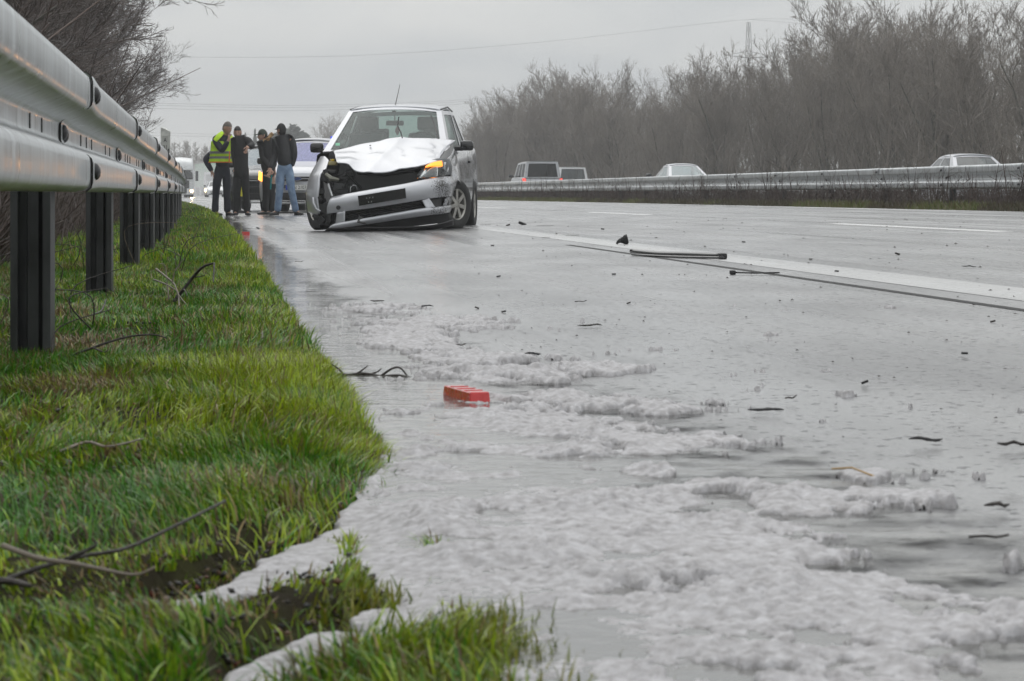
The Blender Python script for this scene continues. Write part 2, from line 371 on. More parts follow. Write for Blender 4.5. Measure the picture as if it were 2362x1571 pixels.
def blades(n, yr, wr, hgt, wid, seed, dens=None, straw=.13, power=1.0, lean=.55, edge=.0):
    r = np.random.default_rng(seed)
    y = yr[0]+(yr[1]-yr[0])*r.random(n)**power
    W = wr[0]+(wr[1]-wr[0])*r.random(n)
    W = np.minimum(W, edge+.10*(fbm(y*1.6, y*0+3, 3, 21)-.62)+.02*r.normal(size=n))
    x = E(y)+W; px, py = to_px(x, y)
    t = tongue(px, py); keep = (t < 3+8*r.normal(size=n)) | (y > 4.4)
    clump = fbm(x*6, y*6, 3, 40); keep &= r.random(n) < np.clip((clump-.18)*3.4, .15, 1)*np.where((y < 3.25) & (W > -.32), .95, 1)
    x, y, W, clump = x[keep], y[keep], W[keep], clump[keep]; n = len(x)
    z = verge_z(W, y)-.004
    big = fbm(x*2.1, y*1.1, 3, 77)
    h = hgt*(.35+.9*r.random(n))*(.45+1.1*big)*np.interp(W, [-1.6, -.8, -.45, -.2, -.05, .05], [1.0, .62, .62, 1.05, 1.0, .7])*np.where(y < 4.3, .8, 1)*np.where((y < 3.25) & (y > 2.62) & (W > -.5), .5, 1)
    w = wid*(.6+.8*r.random(n))
    a = 9.5*fbm(x*4, y*3, 2, 33)+1.0*r.normal(size=n); ln = lean*(.2+1.2*r.random(n)**1.2)
    aw = a+math.pi/2+.5*r.normal(size=n)
    dx, dy = np.cos(a), np.sin(a); sx, sy = np.cos(aw)*w/2, np.sin(aw)*w/2
    V = np.zeros((n, 7, 3)); T = [0, .4, .75, 1.0]
    for k, tt in enumerate(T):
        off = ln*h*tt**1.9; zz = z+h*(tt-.32*ln*tt**2.2); cx, cy = x+dx*off, y+dy*off; ww = [1, .95, .6, 0][k]
        if k < 3:
            V[:, 2*k] = np.stack([cx-sx*ww, cy-sy*ww, zz], -1); V[:, 2*k+1] = np.stack([cx+sx*ww, cy+sy*ww, zz], -1)
        else: V[:, 6] = np.stack([cx, cy, zz], -1)
    base = (np.arange(n)*7)[:, None, None]
    tri = np.array([[0, 1, 3], [0, 3, 2], [2, 3, 5], [2, 5, 4], [4, 5, 6]])[None]
    Ft = (base+tri).reshape(-1, 3)
    hue = .6*fbm(x*5+9, y*3.4, 3, 55)+.4*fbm(x*1.7, y*1.0, 2, 58)
    g = np.array([.055, .185, .012]); yg = np.array([.30, .38, .016]); st = np.array([.32, .24, .11]); br = np.array([.10, .06, .03])
    k1 = np.clip((hue-.35)*3.2+.38*r.normal(size=n)+np.clip(.35+W*1.6, -.2, .35), 0, 1)[:, None]
    c = g*(1-k1)+yg*k1
    s = (r.random(n) < straw+.6*np.clip((fbm(x*3.3, y*2.1, 3, 91)-.51)*4, 0, 1)*np.clip(-W*2.5, .1, 1))[:, None]
    mixs = r.random((n, 1)); c = np.where(s, st*mixs+br*(1-mixs), c)
    c = c*(.5+1.0*r.random((n, 1)))
    C = np.concatenate([np.repeat(c, 7, 0), np.ones((7*n, 1))], 1)
    return V.reshape(-1, 3), Ft, C
M_GRASS = attr_mat('wet_grass', .32, transl=.25)
parts = [blades(110000, (2.0, 7.0), (-1.25, .02), .058, .0030, 1, power=1.0, lean=.9),
         blades(16000, (2.9, 7.0), (-.14, .03), .055, .0030, 9, straw=.12, lean=.7),
         blades(80000, (7.0, 16), (-1.7, .02), .072, .0042, 2, lean=.85),
         blades(45000, (16, 42), (-2.2, .03), .085, .008, 3, straw=.08),
         blades(30000, (42, 130), (-2.6, .05), .10, .02, 4, straw=.05)]
# separate yellow-green tufts standing in the foam at the foot of the verge
def tuft(px, py, n, rad, h, seed):
    g = G(px, py); r = np.random.default_rng(seed)
    x = g.x+rad*r.normal(size=n); y = g.y+rad*1.6*r.normal(size=n); z = np.zeros(n)-.005
    V = np.zeros((n, 7, 3)); a = r.random(n)*2*math.pi; hh = h*(.4+.7*r.random(n)); ln = .15+.6*r.random(n); w = .0034*(.7+.6*r.random(n))
    aw = a+math.pi/2; dx, dy = np.cos(a), np.sin(a); sx, sy = np.cos(aw)*w/2, np.sin(aw)*w/2
    for k, tt in enumerate([0, .4, .75, 1.0]):
        off = ln*hh*tt**1.8; zz = z+hh*tt*(1-.25*ln*tt); ww = [1, .95, .6, 0][k]; cx, cy = x+dx*off, y+dy*off
        if k < 3: V[:, 2*k] = np.stack([cx-sx*ww, cy-sy*ww, zz], -1); V[:, 2*k+1] = np.stack([cx+sx*ww, cy+sy*ww, zz], -1)
        else: V[:, 6] = np.stack([cx, cy, zz], -1)
    Ft = ((np.arange(n)*7)[:, None, None]+np.array([[0, 1, 3], [0, 3, 2], [2, 3, 5], [2, 5, 4], [4, 5, 6]])[None]).reshape(-1, 3)
    k1 = r.random((n, 1)); c = np.array([.09, .14, .012])*(1-k1)+np.array([.23, .22, .02])*k1
    return V.reshape(-1, 3), Ft, np.concatenate([np.repeat(c, 7, 0), np.ones((7*n, 1))], 1)
for (px, py, n, rad, h, sd) in [(1130, 1490, 420, .028, .05, 1), (1060, 1530, 500, .035, .045, 2), (1170, 1560, 300, .02, .045, 3), (960, 1590, 500, .045, .05, 4),
                                (880, 1420, 120, .022, .045, 5), (800, 1270, 60, .012, .03, 6), (760, 1420, 90, .03, .04, 7), (1010, 1660, 700, .06, .05, 8),
                                (905, 1090, 40, .012, .02, 9), (840, 1075, 160, .02, .05, 10)]:
    parts.append(tuft(px, py, n, rad, h, sd))
Vs, Fs, Cs, o = [], [], [], 0
for V, Ft, C in parts: Vs.append(V); Fs.append(Ft+o); Cs.append(C); o += len(V)
grass = tag(link('grass', fast_mesh('grass', np.concatenate(Vs), np.concatenate(Fs), M_GRASS, True, np.concatenate(Cs), 3)),
            'long wet green and straw-coloured grass growing along the verge', 'grass', kind='stuff')

# leaf litter and mud crumbs at the foot of the verge and under the rail
M_LITTER = attr_mat('wet_litter', .4)
def litter():
    r = np.random.default_rng(31); n = 16000
    zone = r.random(n)
    y = np.where(zone < .6, 2.2+2.6*r.random(n), 4+10*r.random(n)); W = np.where(zone < .6, -.7*r.random(n)**1.2+.02, -.35-.9*r.random(n))
    x = E(y)+W; px, py = to_px(x, y); t = tongue(px, py)
    keep = (zone > .6) | ((t > -35) & (t < 4)); x, y, W = x[keep], y[keep], W[keep]; n = len(x)
    z = np.maximum(verge_z(W, y), -.002)+.004+.012*r.random(n)
    s = (.0022+.0065*r.random(n)**1.8); c = np.stack([x, y, z], -1)
    u = r.normal(size=(n, 3)); u /= np.linalg.norm(u, axis=1, keepdims=True); v = np.cross(u, r.normal(size=(n, 3))); v /= np.linalg.norm(v, axis=1, keepdims=True)
    w = np.cross(u, v)
    V = np.stack([c-u*s[:, None], c+v*s[:, None]*.6, c+u*s[:, None], c-v*s[:, None]*.6, c+w*s[:, None]*.35, c-w*s[:, None]*.35], 1).reshape(-1, 3)
    Ft = ((np.arange(n)*6)[:, None, None]+np.array([[0, 1, 4], [1, 2, 4], [2, 3, 4], [3, 0, 4], [1, 0, 5], [2, 1, 5], [3, 2, 5], [0, 3, 5]])[None]).reshape(-1, 3)
    pal = np.array([[.02, .017, .013], [.05, .035, .02], [.11, .06, .03], [.03, .03, .03], [.14, .035, .015]])
    c_ = pal[r.choice(5, n, p=[.42, .25, .16, .12, .05])]*(.7+.6*r.random((n, 1)))
    return fast_mesh('leaf_litter', V, Ft, M_LITTER, False, np.concatenate([np.repeat(c_, 6, 0), np.ones((6*n, 1))], 1), 3)
tag(link('leaf_litter', litter()), 'dark wet leaf litter and mud crumbs between grass and foam', 'litter', kind='stuff')

# ------------------------------------------------------------------ standing water along the paved edge and foam on it
def wp(Y): return np.interp(Y, [-6, 2, 5, 8, 12, 20, 40, 130], [1.0, .95, .85, .55, .38, .34, .32, .25])
py_ = np.concatenate([np.arange(-4, 14, .12), np.arange(14, 130, .6)])
nn = 14; Wn = np.linspace(0, 1, nn)
Yg = np.repeat(py_[:, None], nn, 1); shore = (wp(py_)+.12*(fbm(py_*2.3, py_*0, 3, 61)-.5)*2)[:, None]
Wg = -.07+(shore+.07)*Wn[None]; Zg = CF*shore+.0025+0*Wg
Zg = np.where(Wg > 0, np.maximum(Zg, CF*Wg+.0015), np.minimum(Zg, .012))
V = np.stack([E(Yg)+Wg, Yg, Zg], -1).reshape(-1, 3); ii = np.arange(nn-1)[None]; jj = np.arange(len(py_)-1)[:, None]; a = jj*nn+ii
Fq = np.stack([a, a+1, a+nn+1, a+nn], -1).reshape(-1, 4); shc = np.repeat(np.clip((np.repeat(Wn[None], len(py_), 0).reshape(-1, 1)-.25)/.75, 0, 1)*.9, 3, 1)
me = fast_mesh('puddle', V, Fq, M_WATER, True, np.concatenate([shc, np.ones((len(V), 1))], 1))
ul = me.uv_layers.new(name='road'); ul.data.foreach_set('uv', np.stack([Wg, Yg], -1).reshape(-1, 2)[Fq.ravel()].astype(np.float32).ravel())
tag(link('puddle', me), kind='structure')

FOAM = [  # cx, cy, rx, ry, weight: raft outlines
 (865, 712, 100, 12, .80), (1010, 746, 190, 12, .82), (930, 768, 110, 20, .70), (935, 792, 110, 16, .85), (1070, 832, 140, 17, .85),
 (1000, 815, 80, 20, .7), (1150, 868, 190, 24, .95), (1380, 852, 130, 11, .80), (1060, 860, 120, 26, .8),
 (1080, 930, 160, 24, .75), (1290, 935, 320, 24, .80), (1500, 948, 120, 15, .72), (1100, 965, 180, 18, .8), (1240, 990, 330, 26, .92), (1560, 1018, 210, 22, .88),
 (1150, 1048, 220, 26, .78), (1330, 1045, 180, 20, .75), (1520, 1040, 130, 14, .72), (950, 1010, 90, 40, .5), (960, 1080, 120, 40, .8),
 (1520, 1106, 75, 14, .72), (1990, 1098, 60, 13, .75), (1640, 1138, 170, 20, .78), (1350, 1090, 40, 9, .6), (1960, 1160, 220, 26, .85), (1830, 1182, 80, 22, .95),
 (1000, 1170, 170, 100, 1.15), (1180, 1150, 260, 60, .95), (1400, 1180, 250, 50, .80), (1250, 1260, 420, 90, .90), (1600, 1270, 330, 70, .85), (950, 1300, 230, 150, 1.2),
 (1700, 1300, 300, 60, .80), (1450, 1350, 500, 80, .85), (1900, 1370, 330, 60, .85), (1150, 1400, 340, 120, 1.05), (1700, 1440, 600, 70, .82), (2150, 1470, 330, 60, .85),
 (2330, 1440, 150, 60, .8), (1350, 1500, 400, 70, .92), (1900, 1540, 450, 40, .55), (2040, 1320, 120, 26, .6), (2345, 1285, 45, 22, .85), (2250, 1400, 220, 40, .55),
 (2100, 1620, 600, 60, .7), (1300, 1650, 500, 90, .9), (1250, 1570, 160, 70, 1.1), (780, 1240, 110, 45, 1.1), (900, 1420, 260, 60, 1.1), (1500, 1800, 1400, 110, .8)]
def domes(x, y, cell, seed):
    """bubble heaps: the nearest of jittered dome centres, creased where they meet"""
    u, v = x/cell, y/cell; iu, iv = np.floor(u).astype(np.int64), np.floor(v).astype(np.int64); best = np.full(x.shape, 9.0)
    def h(i, j, k):
        n = (i*73856093 ^ j*19349663 ^ (seed+k)*83492791) & 0x7fffffff
        n = ((n ^ (n >> 13))*1274126177) & 0x7fffffff
        return ((n ^ (n >> 16)) & 0xffff)/65535.0
    for di in (-1, 0, 1):
        for dj in (-1, 0, 1):
            a, b = iu+di, iv+dj
            best = np.minimum(best, ((a+h(a, b, 0)-u)**2+(b+h(a, b, 1)-v)**2)*(.75+.9*h(a, b, 2)))
    return np.sqrt(np.clip(1-best*.95, 0, 1))
BLOCK = (G(1083, 944), G(1019, 926), G(1134, 941))
def make_foam():
    px, py = np.meshgrid(np.arange(300, 2760, 4.0), np.concatenate([np.arange(690, 1120, 1.0), np.arange(1120, 1950, 1.9)]))
    d = F*CH/(py-HY)
    for _ in range(4): d = F*(CH-CF*np.clip((px-HX)/F*d-E(d), 0, 3)-.006)/(py-HY)
    x = (px-HX)/F*d; W = x-E(d)
    jx = 46*(fbm(x*5, d*4, 3, 13)-.5); jy = 24*(fbm(x*5+50, d*4, 3, 14)-.5)*np.clip((py-600)/600, .3, 1)
    m = np.zeros_like(px)
    for cx, cy, rx, ry, w in FOAM:
        q = ((px+jx-cx)/rx)**2+((py+jy-cy)/ry)**2
        m = np.maximum(m, w*np.exp(-.75*q**1.3))
    t = tongue(px, py); inland = np.clip(-W*14, 0, 1)
    m = np.where(W < .03, np.maximum(m*(1-inland), np.clip((t+10)/30, 0, 1.0)*.80), m)
    nb = fbm(x*17, d*11, 5, 17, .68); nl = fbm(x*3.4, d*2.2, 3, 19)
    f = m+1.55*(nb-.5)+.6*(nl-.5)-.52
    f = np.where((W < -.02) & (t < -20), -1, f)
    A, B, C = BLOCK; bx, by = (B.x+C.x)/2, (B.y+C.y)/2; ux, uy = (B.x-A.x), (B.y-A.y); Lb = math.hypot(ux, uy); ux /= Lb; uy /= Lb
    q1, q2 = (x-bx)*ux+(d-by)*uy, -(x-bx)*uy+(d-by)*ux
    f = np.where((np.abs(q1) < Lb*.5+.03) & (np.abs(q2) < .06), np.minimum(f, .05), f)
    big = domes(x+.012*nb, d, .034, 3); mid = domes(x+.004*nb, d, .0145, 7); sml = domes(x, d, .0068, 11); heap = fbm(x*8, d*6, 3, 23, .6)
    env = np.clip(f*9, 0, 1)**.5*(.45+.55*np.clip(f*1.8, 0, 1))
    h = env*(.030*np.clip(heap-.36, 0, 1)*big**1.3+.0085*mid**1.2*(.15+1.4*heap)+.0034*sml+.0012)+np.where(f < 0, np.maximum(f*.25, -.03), 0)
    z = np.maximum(CF*np.maximum(W, 0), .0)+.003+np.interp(d, [2, 5, 8, 12], [.016, .012, .008, .005])*np.clip(1.2-W, 0, 1)*.6+h
    z = np.where(W < 0, z-np.maximum(h, 0)*.62*np.clip(-W*12, 0, 1)-.004*np.clip(-W*8, 0, 1), z)
    V = np.stack([x, d, z], -1).reshape(-1, 3); nv, nu = px.shape
    i = np.arange(nu-1)[None]; j = np.arange(nv-1)[:, None]; a = j*nu+i
    ok = (f > 0); okq = (ok[:-1, :-1].astype(int)+ok[1:, :-1]+ok[:-1, 1:]+ok[1:, 1:]) >= 1
    Fq = np.stack([a+nu, a+nu+1, a+1, a], -1)[okq]
    used = np.unique(Fq); remap = np.full(len(V), -1); remap[used] = np.arange(len(used))
    return fast_mesh('foam', V[used], remap[Fq], None, True)
M_FOAM = mat('dirty_foam', (.31, .298, .30), .7, var=.2, scale=60, bump=.45, bscale=420, col2=(.57, .563, .58), detail=8)
M_FOAM.node_tree.nodes['Principled BSDF'].inputs['Subsurface Weight'].default_value = .0
fm = make_foam(); fm.materials.append(M_FOAM)
tag(link('foam', fm), 'rafts of greyish white foam floating on the flooded shoulder', 'foam', kind='stuff')

# ------------------------------------------------------------------ crash barriers
PROF = [(.040, .000), (.066, .004), (.079, .014), (.083, .030), (.083, .078), (.080, .090), (.070, .100), (.012, .124), (.002, .132), (0, .140), (0, .170), (.002, .178),
        (.012, .186), (.070, .210), (.080, .220), (.083, .232), (.083, .280), (.079, .296), (.066, .306), (.040, .310)]
def rail_panel(y0, y1, Wf, zb, side, hs=1.0, nseg=8, flare=.007):
    """one beam element; the end towards the camera laps over its neighbour"""
    vs, fs = [], []; n = len(PROF); ys = [y0-.02, y0+.10, y0+.28]+list(np.linspace(y0+.6, y1, nseg))
    for k, y in enumerate(ys):
        fl = flare*(1 if k < 2 else (.6 if k == 2 else 0))
        for (o_, z_) in PROF: vs.append(Vector((E(y)+Wf-side*.083+side*(o_+fl), y, zb+z_*hs+(fl*.6 if z_ > .15 else -fl*.6))))
    m_ = len(ys)
    for j in range(m_-1):
        for i in range(n-1): fs.append((j*n+i, j*n+i+1, (j+1)*n+i+1, (j+1)*n+i))
    o0 = len(vs)
    vs += [v+Vector((-side*.004, 0, 0)) for v in vs]      # steel thickness
    fs += [tuple(i+o0 for i in f)[::-1] for f in fs]
    rim = []
    for i in range(n-1): rim.append((i, i+1, o0+i+1, o0+i)); fs.append(((m_-1)*n+i+1, (m_-1)*n+i, o0+(m_-1)*n+i, o0+(m_-1)*n+i+1))
    for j in range(m_-1):
        fs.append((j*n, (j+1)*n, o0+(j+1)*n, o0+j*n)); fs.append(((j+1)*n+n-1, j*n+n-1, o0+j*n+n-1, o0+(j+1)*n+n-1))
    nb = len(fs); fs += rim
    return vs, fs, nb
def post_mesh():
    """sigma section post, open towards oncoming traffic"""
    w, d_, t, lip = .052, .055, .005, .019
    out = [(-w+lip, -d_/2), (-w, -d_/2), (-w, d_/2), (-.016, d_/2), (-.010, d_/2-.018), (.010, d_/2-.018), (.016, d_/2), (w, d_/2), (w, -d_/2), (w-lip, -d_/2)]
    inn = [(-w+lip, -d_/2+t), (-w+t, -d_/2+t), (-w+t, d_/2-t), (-.020, d_/2-t), (-.014, d_/2-.018-t), (.014, d_/2-.018-t), (.020, d_/2-t), (w-t, d_/2-t), (w-t, -d_/2+t), (w-lip, -d_/2+t)]
    ring = out+inn[::-1]; n = len(ring); vs = [Vector((x, y, z)) for z in (-.4, .60) for x, y in ring]
    fs = [(i, (i+1) % n, n+(i+1) % n, n+i) for i in range(n)]
    k = len(out)
    for i in range(k-1): fs.append((n+i, n+i+1, n+n-2-i, n+n-1-i))
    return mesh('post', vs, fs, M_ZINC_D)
def bolt_mesh():
    v, f = lathe([(0, .021), (.003, .021), (.008, .018), (.012, .012), (.014, 0.0005)], 12, 'x'); return mesh('bolt', v, f, M_BOLT, True)
def slot_mesh():
    v, f = box((0, 0, 0), (.003, .012, .034)); return mesh('slot', v, f, M_EDGE)
ME_POST, ME_BOLT, ME_SLOT = post_mesh(), bolt_mesh(), slot_mesh()
def barrier(name, ys, Wf, zb, side, hs, base_z, label, detail_to):
    root = empty(name, (E(ys[0])+Wf, ys[0], base_z), 0, label, 'guardrail'); o = Vector(root.location)
    for i in range(len(ys)-1):
        vs, fs, nb = rail_panel(ys[i], ys[i+1]+.05, Wf, zb, side, hs)
        me = mesh('rail_panel', [v-o for v in vs], fs, M_ZINC); me.materials.append(M_EDGE)
        me.polygons.foreach_set('material_index', [0]*nb+[1]*(len(fs)-nb))
        me.polygons.foreach_set('use_smooth', [True]*len(fs)); me.update()
        try: me.set_sharp_from_angle(angle=math.radians(50))
        except Exception: pass
        rp = link('rail_panel', me, root)
    for y in ys:
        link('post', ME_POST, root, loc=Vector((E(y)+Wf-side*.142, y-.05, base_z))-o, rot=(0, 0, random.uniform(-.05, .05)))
        if y < detail_to:
            for (dy, zo, oo) in [(.075, .255, .083), (.135, .252, .083), (.075, .055, .083), (.135, .052, .083), (.06, .155, .0), (.115, .15, 0)]:
                link('bolt', ME_BOLT, root, loc=Vector((E(y+dy)+Wf-side*.083+side*(oo+.006), y+dy, zb+zo*hs))-o, rot=(0, 0, 0 if side > 0 else math.pi))
            for dy in (1.1, 1.45, 1.8, 2.9, 3.3):
                link('slot', ME_SLOT, root, loc=Vector((E(y+dy)+Wf-side*.083+side*.001, y+dy, zb+.155*hs))-o)
    return root
barrier('guardrail', [2.97+4*k-8 for k in range(52)], -.60, .455, 1, 1.0, 0.0, 'galvanised steel guardrail with deep posts standing in the grass verge', 24)
barrier('median_guardrail', [26.4+4*k for k in range(58)], 11.35, .525, -1, 1.17, .23, 'steel guardrail standing in the scrubby strip between the carriageways', 62)
barrier('median_guardrail', [30.4+4*k for k in range(58)], 13.1, .50, 1, 1.1, .2, 'rear steel guardrail of the median, facing the far carriageway', 0)
# ------------------------------------------------------------------ bare trees, thickets, far woods
M_BARK = mat('wet_bark', (.04, .036, .03), .6, var=.35, scale=5, bump=.5, bscale=30, col2=(.11, .105, .08))
M_TWIG = mat('bare_twigs', (.14, .122, .105), .6, var=.35, scale=.6, col2=(.27, .235, .20))
M_TWIG_D = mat('thicket_twigs', (.035, .024, .019), .5, var=.35, scale=1.2, col2=(.09, .058, .045))
M_CONIF = mat('dark_needles', (.02, .035, .022), .7, var=.3, scale=3, col2=(.04, .06, .035))
def grow(rng, h, stems, spread, levels=4, up=.75, twig=.011, dens=1.0):
    T, Cw = [], []
    def branch(p, d, L, r, lev):
        n = 5 if lev == 0 else (4 if lev == 1 else 3); seg = L/n; pts = [p]
        for i in range(n):
            j = .10 if lev == 0 else .17
            d = (d+Vector((rng.normal(0, j), rng.normal(0, j), rng.normal(0, j)+.05*up))).normalized()
            q = p+d*seg; r0, r1 = r*(1-.8*i/n), r*(1-.8*(i+1)/n)
            (T if lev == 0 else Cw).append((*p, *q, max(r0, twig*.6), max(r1, twig*.45)))
            p = q; pts.append(q)
            if lev < levels:
                cnt = {0: 2 if i > 0 else 1, 1: 2, 2: 2, 3: 2}[min(lev, 3)]
                if rng.random() < .25*dens: cnt += 1
                for _ in range(cnt):
                    if lev >= 2 and rng.random() > .66*dens: continue
                    az = rng.random()*2*math.pi; sp = rng.uniform(.3, .8)
                    side = Vector((math.cos(az), math.sin(az), 0)); side = (side-d*side.dot(d)).normalized()
                    nd = (d*math.cos(sp)+side*math.sin(sp)+Vector((0, 0, .22*up))).normalized()
                    branch(p, nd, L*rng.uniform(.36, .56)*(1-.25*i/n), max(r1*.6, twig*.7), lev+1)
    for s in range(stems):
        az = rng.random()*2*math.pi; sp = spread*rng.uniform(.3, 1.0)
        d = Vector((math.cos(az)*sp, math.sin(az)*sp, 1)).normalized()
        branch(Vector((math.cos(az)*.12*stems*.4, math.sin(az)*.12*stems*.4, -.1)), d, h*rng.uniform(.62, .88), .035+.0135*h*rng.uniform(.6, 1.2), 0)
    return T, Cw
def seg_mesh(name, S, m, sides=3):
    V, Fq = segs_mesh(np.array(S), sides); return fast_mesh(name, V, Fq, m, False)
rngT = np.random.default_rng(100)
KINDS = []
for k, (h, st, sp) in enumerate([(8.6, 5, .38), (9.4, 4, .30), (8.0, 6, .50), (9.0, 3, .26), (7.4, 5, .55), (9.2, 6, .42)]):
    T, Cw = grow(rngT, h, st, sp, 4, 1.0, .012)
    KINDS.append((seg_mesh('trunk', T, M_BARK, 5), seg_mesh('crown', Cw, M_TWIG, 3)))
def tree(kind, loc, rz, s, label, group, sz=None):
    e = empty('bare_tree', loc, rz, label, 'tree', group); e.scale = (s, s, sz or s)
    link('trunk', kind[0], e); link('crown', kind[1], e); return e
# the row beyond the far carriageway
def top_h(px):    # silhouette of the row in the photograph: sight-line height above the horizon, in pixels, against column
    return np.interp(px, [1060, 1110, 1170, 1240, 1340, 1400, 1450, 1480, 1540, 1620, 1700, 1800, 1880, 1960, 2060, 2160, 2260, 2362, 2600], [140, 180, 235, 265, 295, 275, 240, 215, 255, 300, 330, 370, 430, 415, 455, 435, 450, 470, 480])
LBL = ['bare multi-stemmed tree in the front of the row beyond the far carriageway', 'bare tree standing behind the front row beyond the far carriageway']
HT = []
for kt, kc in KINDS:
    co = np.zeros(len(kc.vertices)*3, np.float32); kc.vertices.foreach_get('co', co); HT.append(float(np.percentile(co[2::3], 99.6)))
kk = 0
for row, (W0, step) in enumerate([(29.5, 5.8), (34.5, 7.5), (41, 12)]):
    y = 78+row*9
    while y < 430:
        W = W0+random.uniform(-1.2, 1.2); x = E(y)+W; px = HX+F*x/y
        if 1000 < px < 2620:
            want = CH+top_h(px)*y/F*random.uniform(.84, 1.04)*(1.02 if row else .97)
            k = random.randrange(6); s = want/HT[k]/1.0
            tree(KINDS[k], (x, y, .15), random.random()*6.28, s*1.02, LBL[min(row, 1)], ['front row of roadside trees', 'trees behind the front row'][min(row, 1)], s)
        y += step*random.uniform(.7, 1.3)*(1 if y < 200 else 1.5)
# undergrowth at the foot of that row, too dense to count
def sticks(n, yr, Wr, hr, r, seed, zf, lean=.35, twigs=2, ypow=1.0, slope=.0):
    g = np.random.default_rng(seed); S = []
    y = yr[0]+(yr[1]-yr[0])*g.random(n)**ypow; W = Wr[0]+(Wr[1]-Wr[0])*g.random(n); h = hr[0]+(hr[1]-hr[0])*g.random(n)**1.4
    base = np.stack([E(y)+W, y, zf(W, y)-.05], -1); d = np.stack([lean*g.normal(size=n), lean*g.normal(size=n), np.ones(n)], -1); d /= np.linalg.norm(d, axis=1, keepdims=True)
    bend = .25*lean*g.normal(size=(n, 3)); mid = base+d*h[:, None]*.5; top = mid+(d+bend)*h[:, None]*.5
    rr = r*(.6+.8*g.random(n)); S = [np.column_stack([base, mid, rr, rr*.7]), np.column_stack([mid, top, rr*.7, rr*.35])]
    for t in range(twigs):
        f = .25+.7*g.random(n); p = base+(top-base)*f[:, None]; e = p+np.stack([.5*g.normal(size=n), .5*g.normal(size=n), .35+.4*g.random(n)], -1)*h[:, None]*.38
        S.append(np.column_stack([p, e, rr*.5, rr*.25]))
    return np.concatenate(S)
S = np.concatenate([sticks(3400, (80, 300), (27, 34), (1.5, 5.0), .016, 1, lambda W, Y: .15+0*W, .3, 3, 1.2), sticks(1400, (80, 300), (31, 44), (2, 5.0), .02, 2, lambda W, Y: .15+0*W, .22, 3, 1.2)])
V, Fq = segs_mesh(S, 3)
tag(link('undergrowth', fast_mesh('undergrowth', V, Fq, M_TWIG)), 'dense bare brushwood under the trees beyond the far carriageway', 'brushwood', kind='stuff')
# thicket behind the near guardrail
S = np.concatenate([sticks(7000, (4, 17), (-3.4, -1.5), (.4, 1.25), .0036, 33, lambda W, Y: verge_z(W, Y), .5, 4, 1.0), sticks(9000, (6, 60), (-4.2, -1.5), (.35, 1.3), .0042, 3, lambda W, Y: verge_z(W, Y), .45, 4, 1.5), sticks(3000, (20, 130), (-8, -2.3), (1.0, 3.0), .010, 4, lambda W, Y: verge_z(W, Y), .4, 4, 1.1)])
V, Fq = segs_mesh(S, 3)
tag(link('thicket', fast_mesh('thicket', V, Fq, M_TWIG_D)), 'dense brown thicket of thin bare stems behind the roadside guardrail', 'thicket', kind='stuff')
LK = []
rngL = np.random.default_rng(300)
for k in range(3):
    T, Cw = grow(rngL, 6.6, 8, .70, 4, .45, .008, 1.22)
    LK.append((seg_mesh('trunk', T, M_BARK, 5), seg_mesh('crown', Cw, M_TWIG_D, 3)))
for i, (y, W, s) in enumerate([(34, -6.2, .85), (40, -5.0, .8), (47, -5.6, .98), (54, -4.9, .92), (62, -5.8, 1.1), (70, -5.6, 1.0), (80, -6.6, 1.2), (90, -6.4, 1.1), (101, -6.9, 1.2), (113, -6.4, 1.2), (50, -8, 1.2), (66, -8.5, 1.35), (84, -9, 1.5), (104, -9, 1.6)]):
    tree(LK[i % 3], (E(y)+W, y, -.25), i*1.7, s, 'dark twiggy bush behind the roadside guardrail', 'bushes behind the guardrail')
# scrub in the median: stems and brushwood round the posts
S = np.concatenate([sticks(9000, (30, 240), (10.95, 13.0), (.25, .68), .0070, 6, med_z, .35, 3, 1.4), sticks(260, (34, 200), (10.95, 11.25), (.5, 1.0), .007, 7, med_z, .12, 2, 1.3), sticks(5200, (75, 300), (11.5, 13.0), (.2, .6), .012, 8, med_z, .3, 3, 1.1)])
V, Fq = segs_mesh(S, 3)
tag(link('median_scrub', fast_mesh('median_scrub', V, Fq, M_TWIG_D)), 'low leafless scrub growing round the posts of the median guardrail', 'scrub', kind='stuff')
def mgrass():
    r = np.random.default_rng(12); n = 16000; y = 30+170*r.random(n)**1.6; W = 10.62+.45*r.random(n)**1.6; x = E(y)+W; z = med_z(W, y)-.01
    h = .04+.11*r.random(n); w = .02; V = np.stack([np.stack([x-w/2, y, z], -1), np.stack([x+w/2, y, z], -1), np.stack([x+.05*r.normal(size=n), y+.05*r.normal(size=n), z+h], -1)], 1).reshape(-1, 3)
    k1 = r.random((n, 1)); b = (fbm(y*.25, y*0, 2, 3) > .5)[:, None]
    c = np.where(b, np.array([.09, .13, .02])*(1-k1)+np.array([.14, .11, .05])*k1, np.array([.09, .065, .04])*(1-k1)+np.array([.05, .055, .02])*k1)
    return fast_mesh('median_grass', V, np.arange(3*n).reshape(-1, 3), M_GRASS, False, np.concatenate([np.repeat(c, 3, 0), np.ones((3*n, 1))], 1), 3)
tag(link('median_grass', mgrass()), 'short mixed grass along the edge of the median strip', 'grass', kind='stuff')

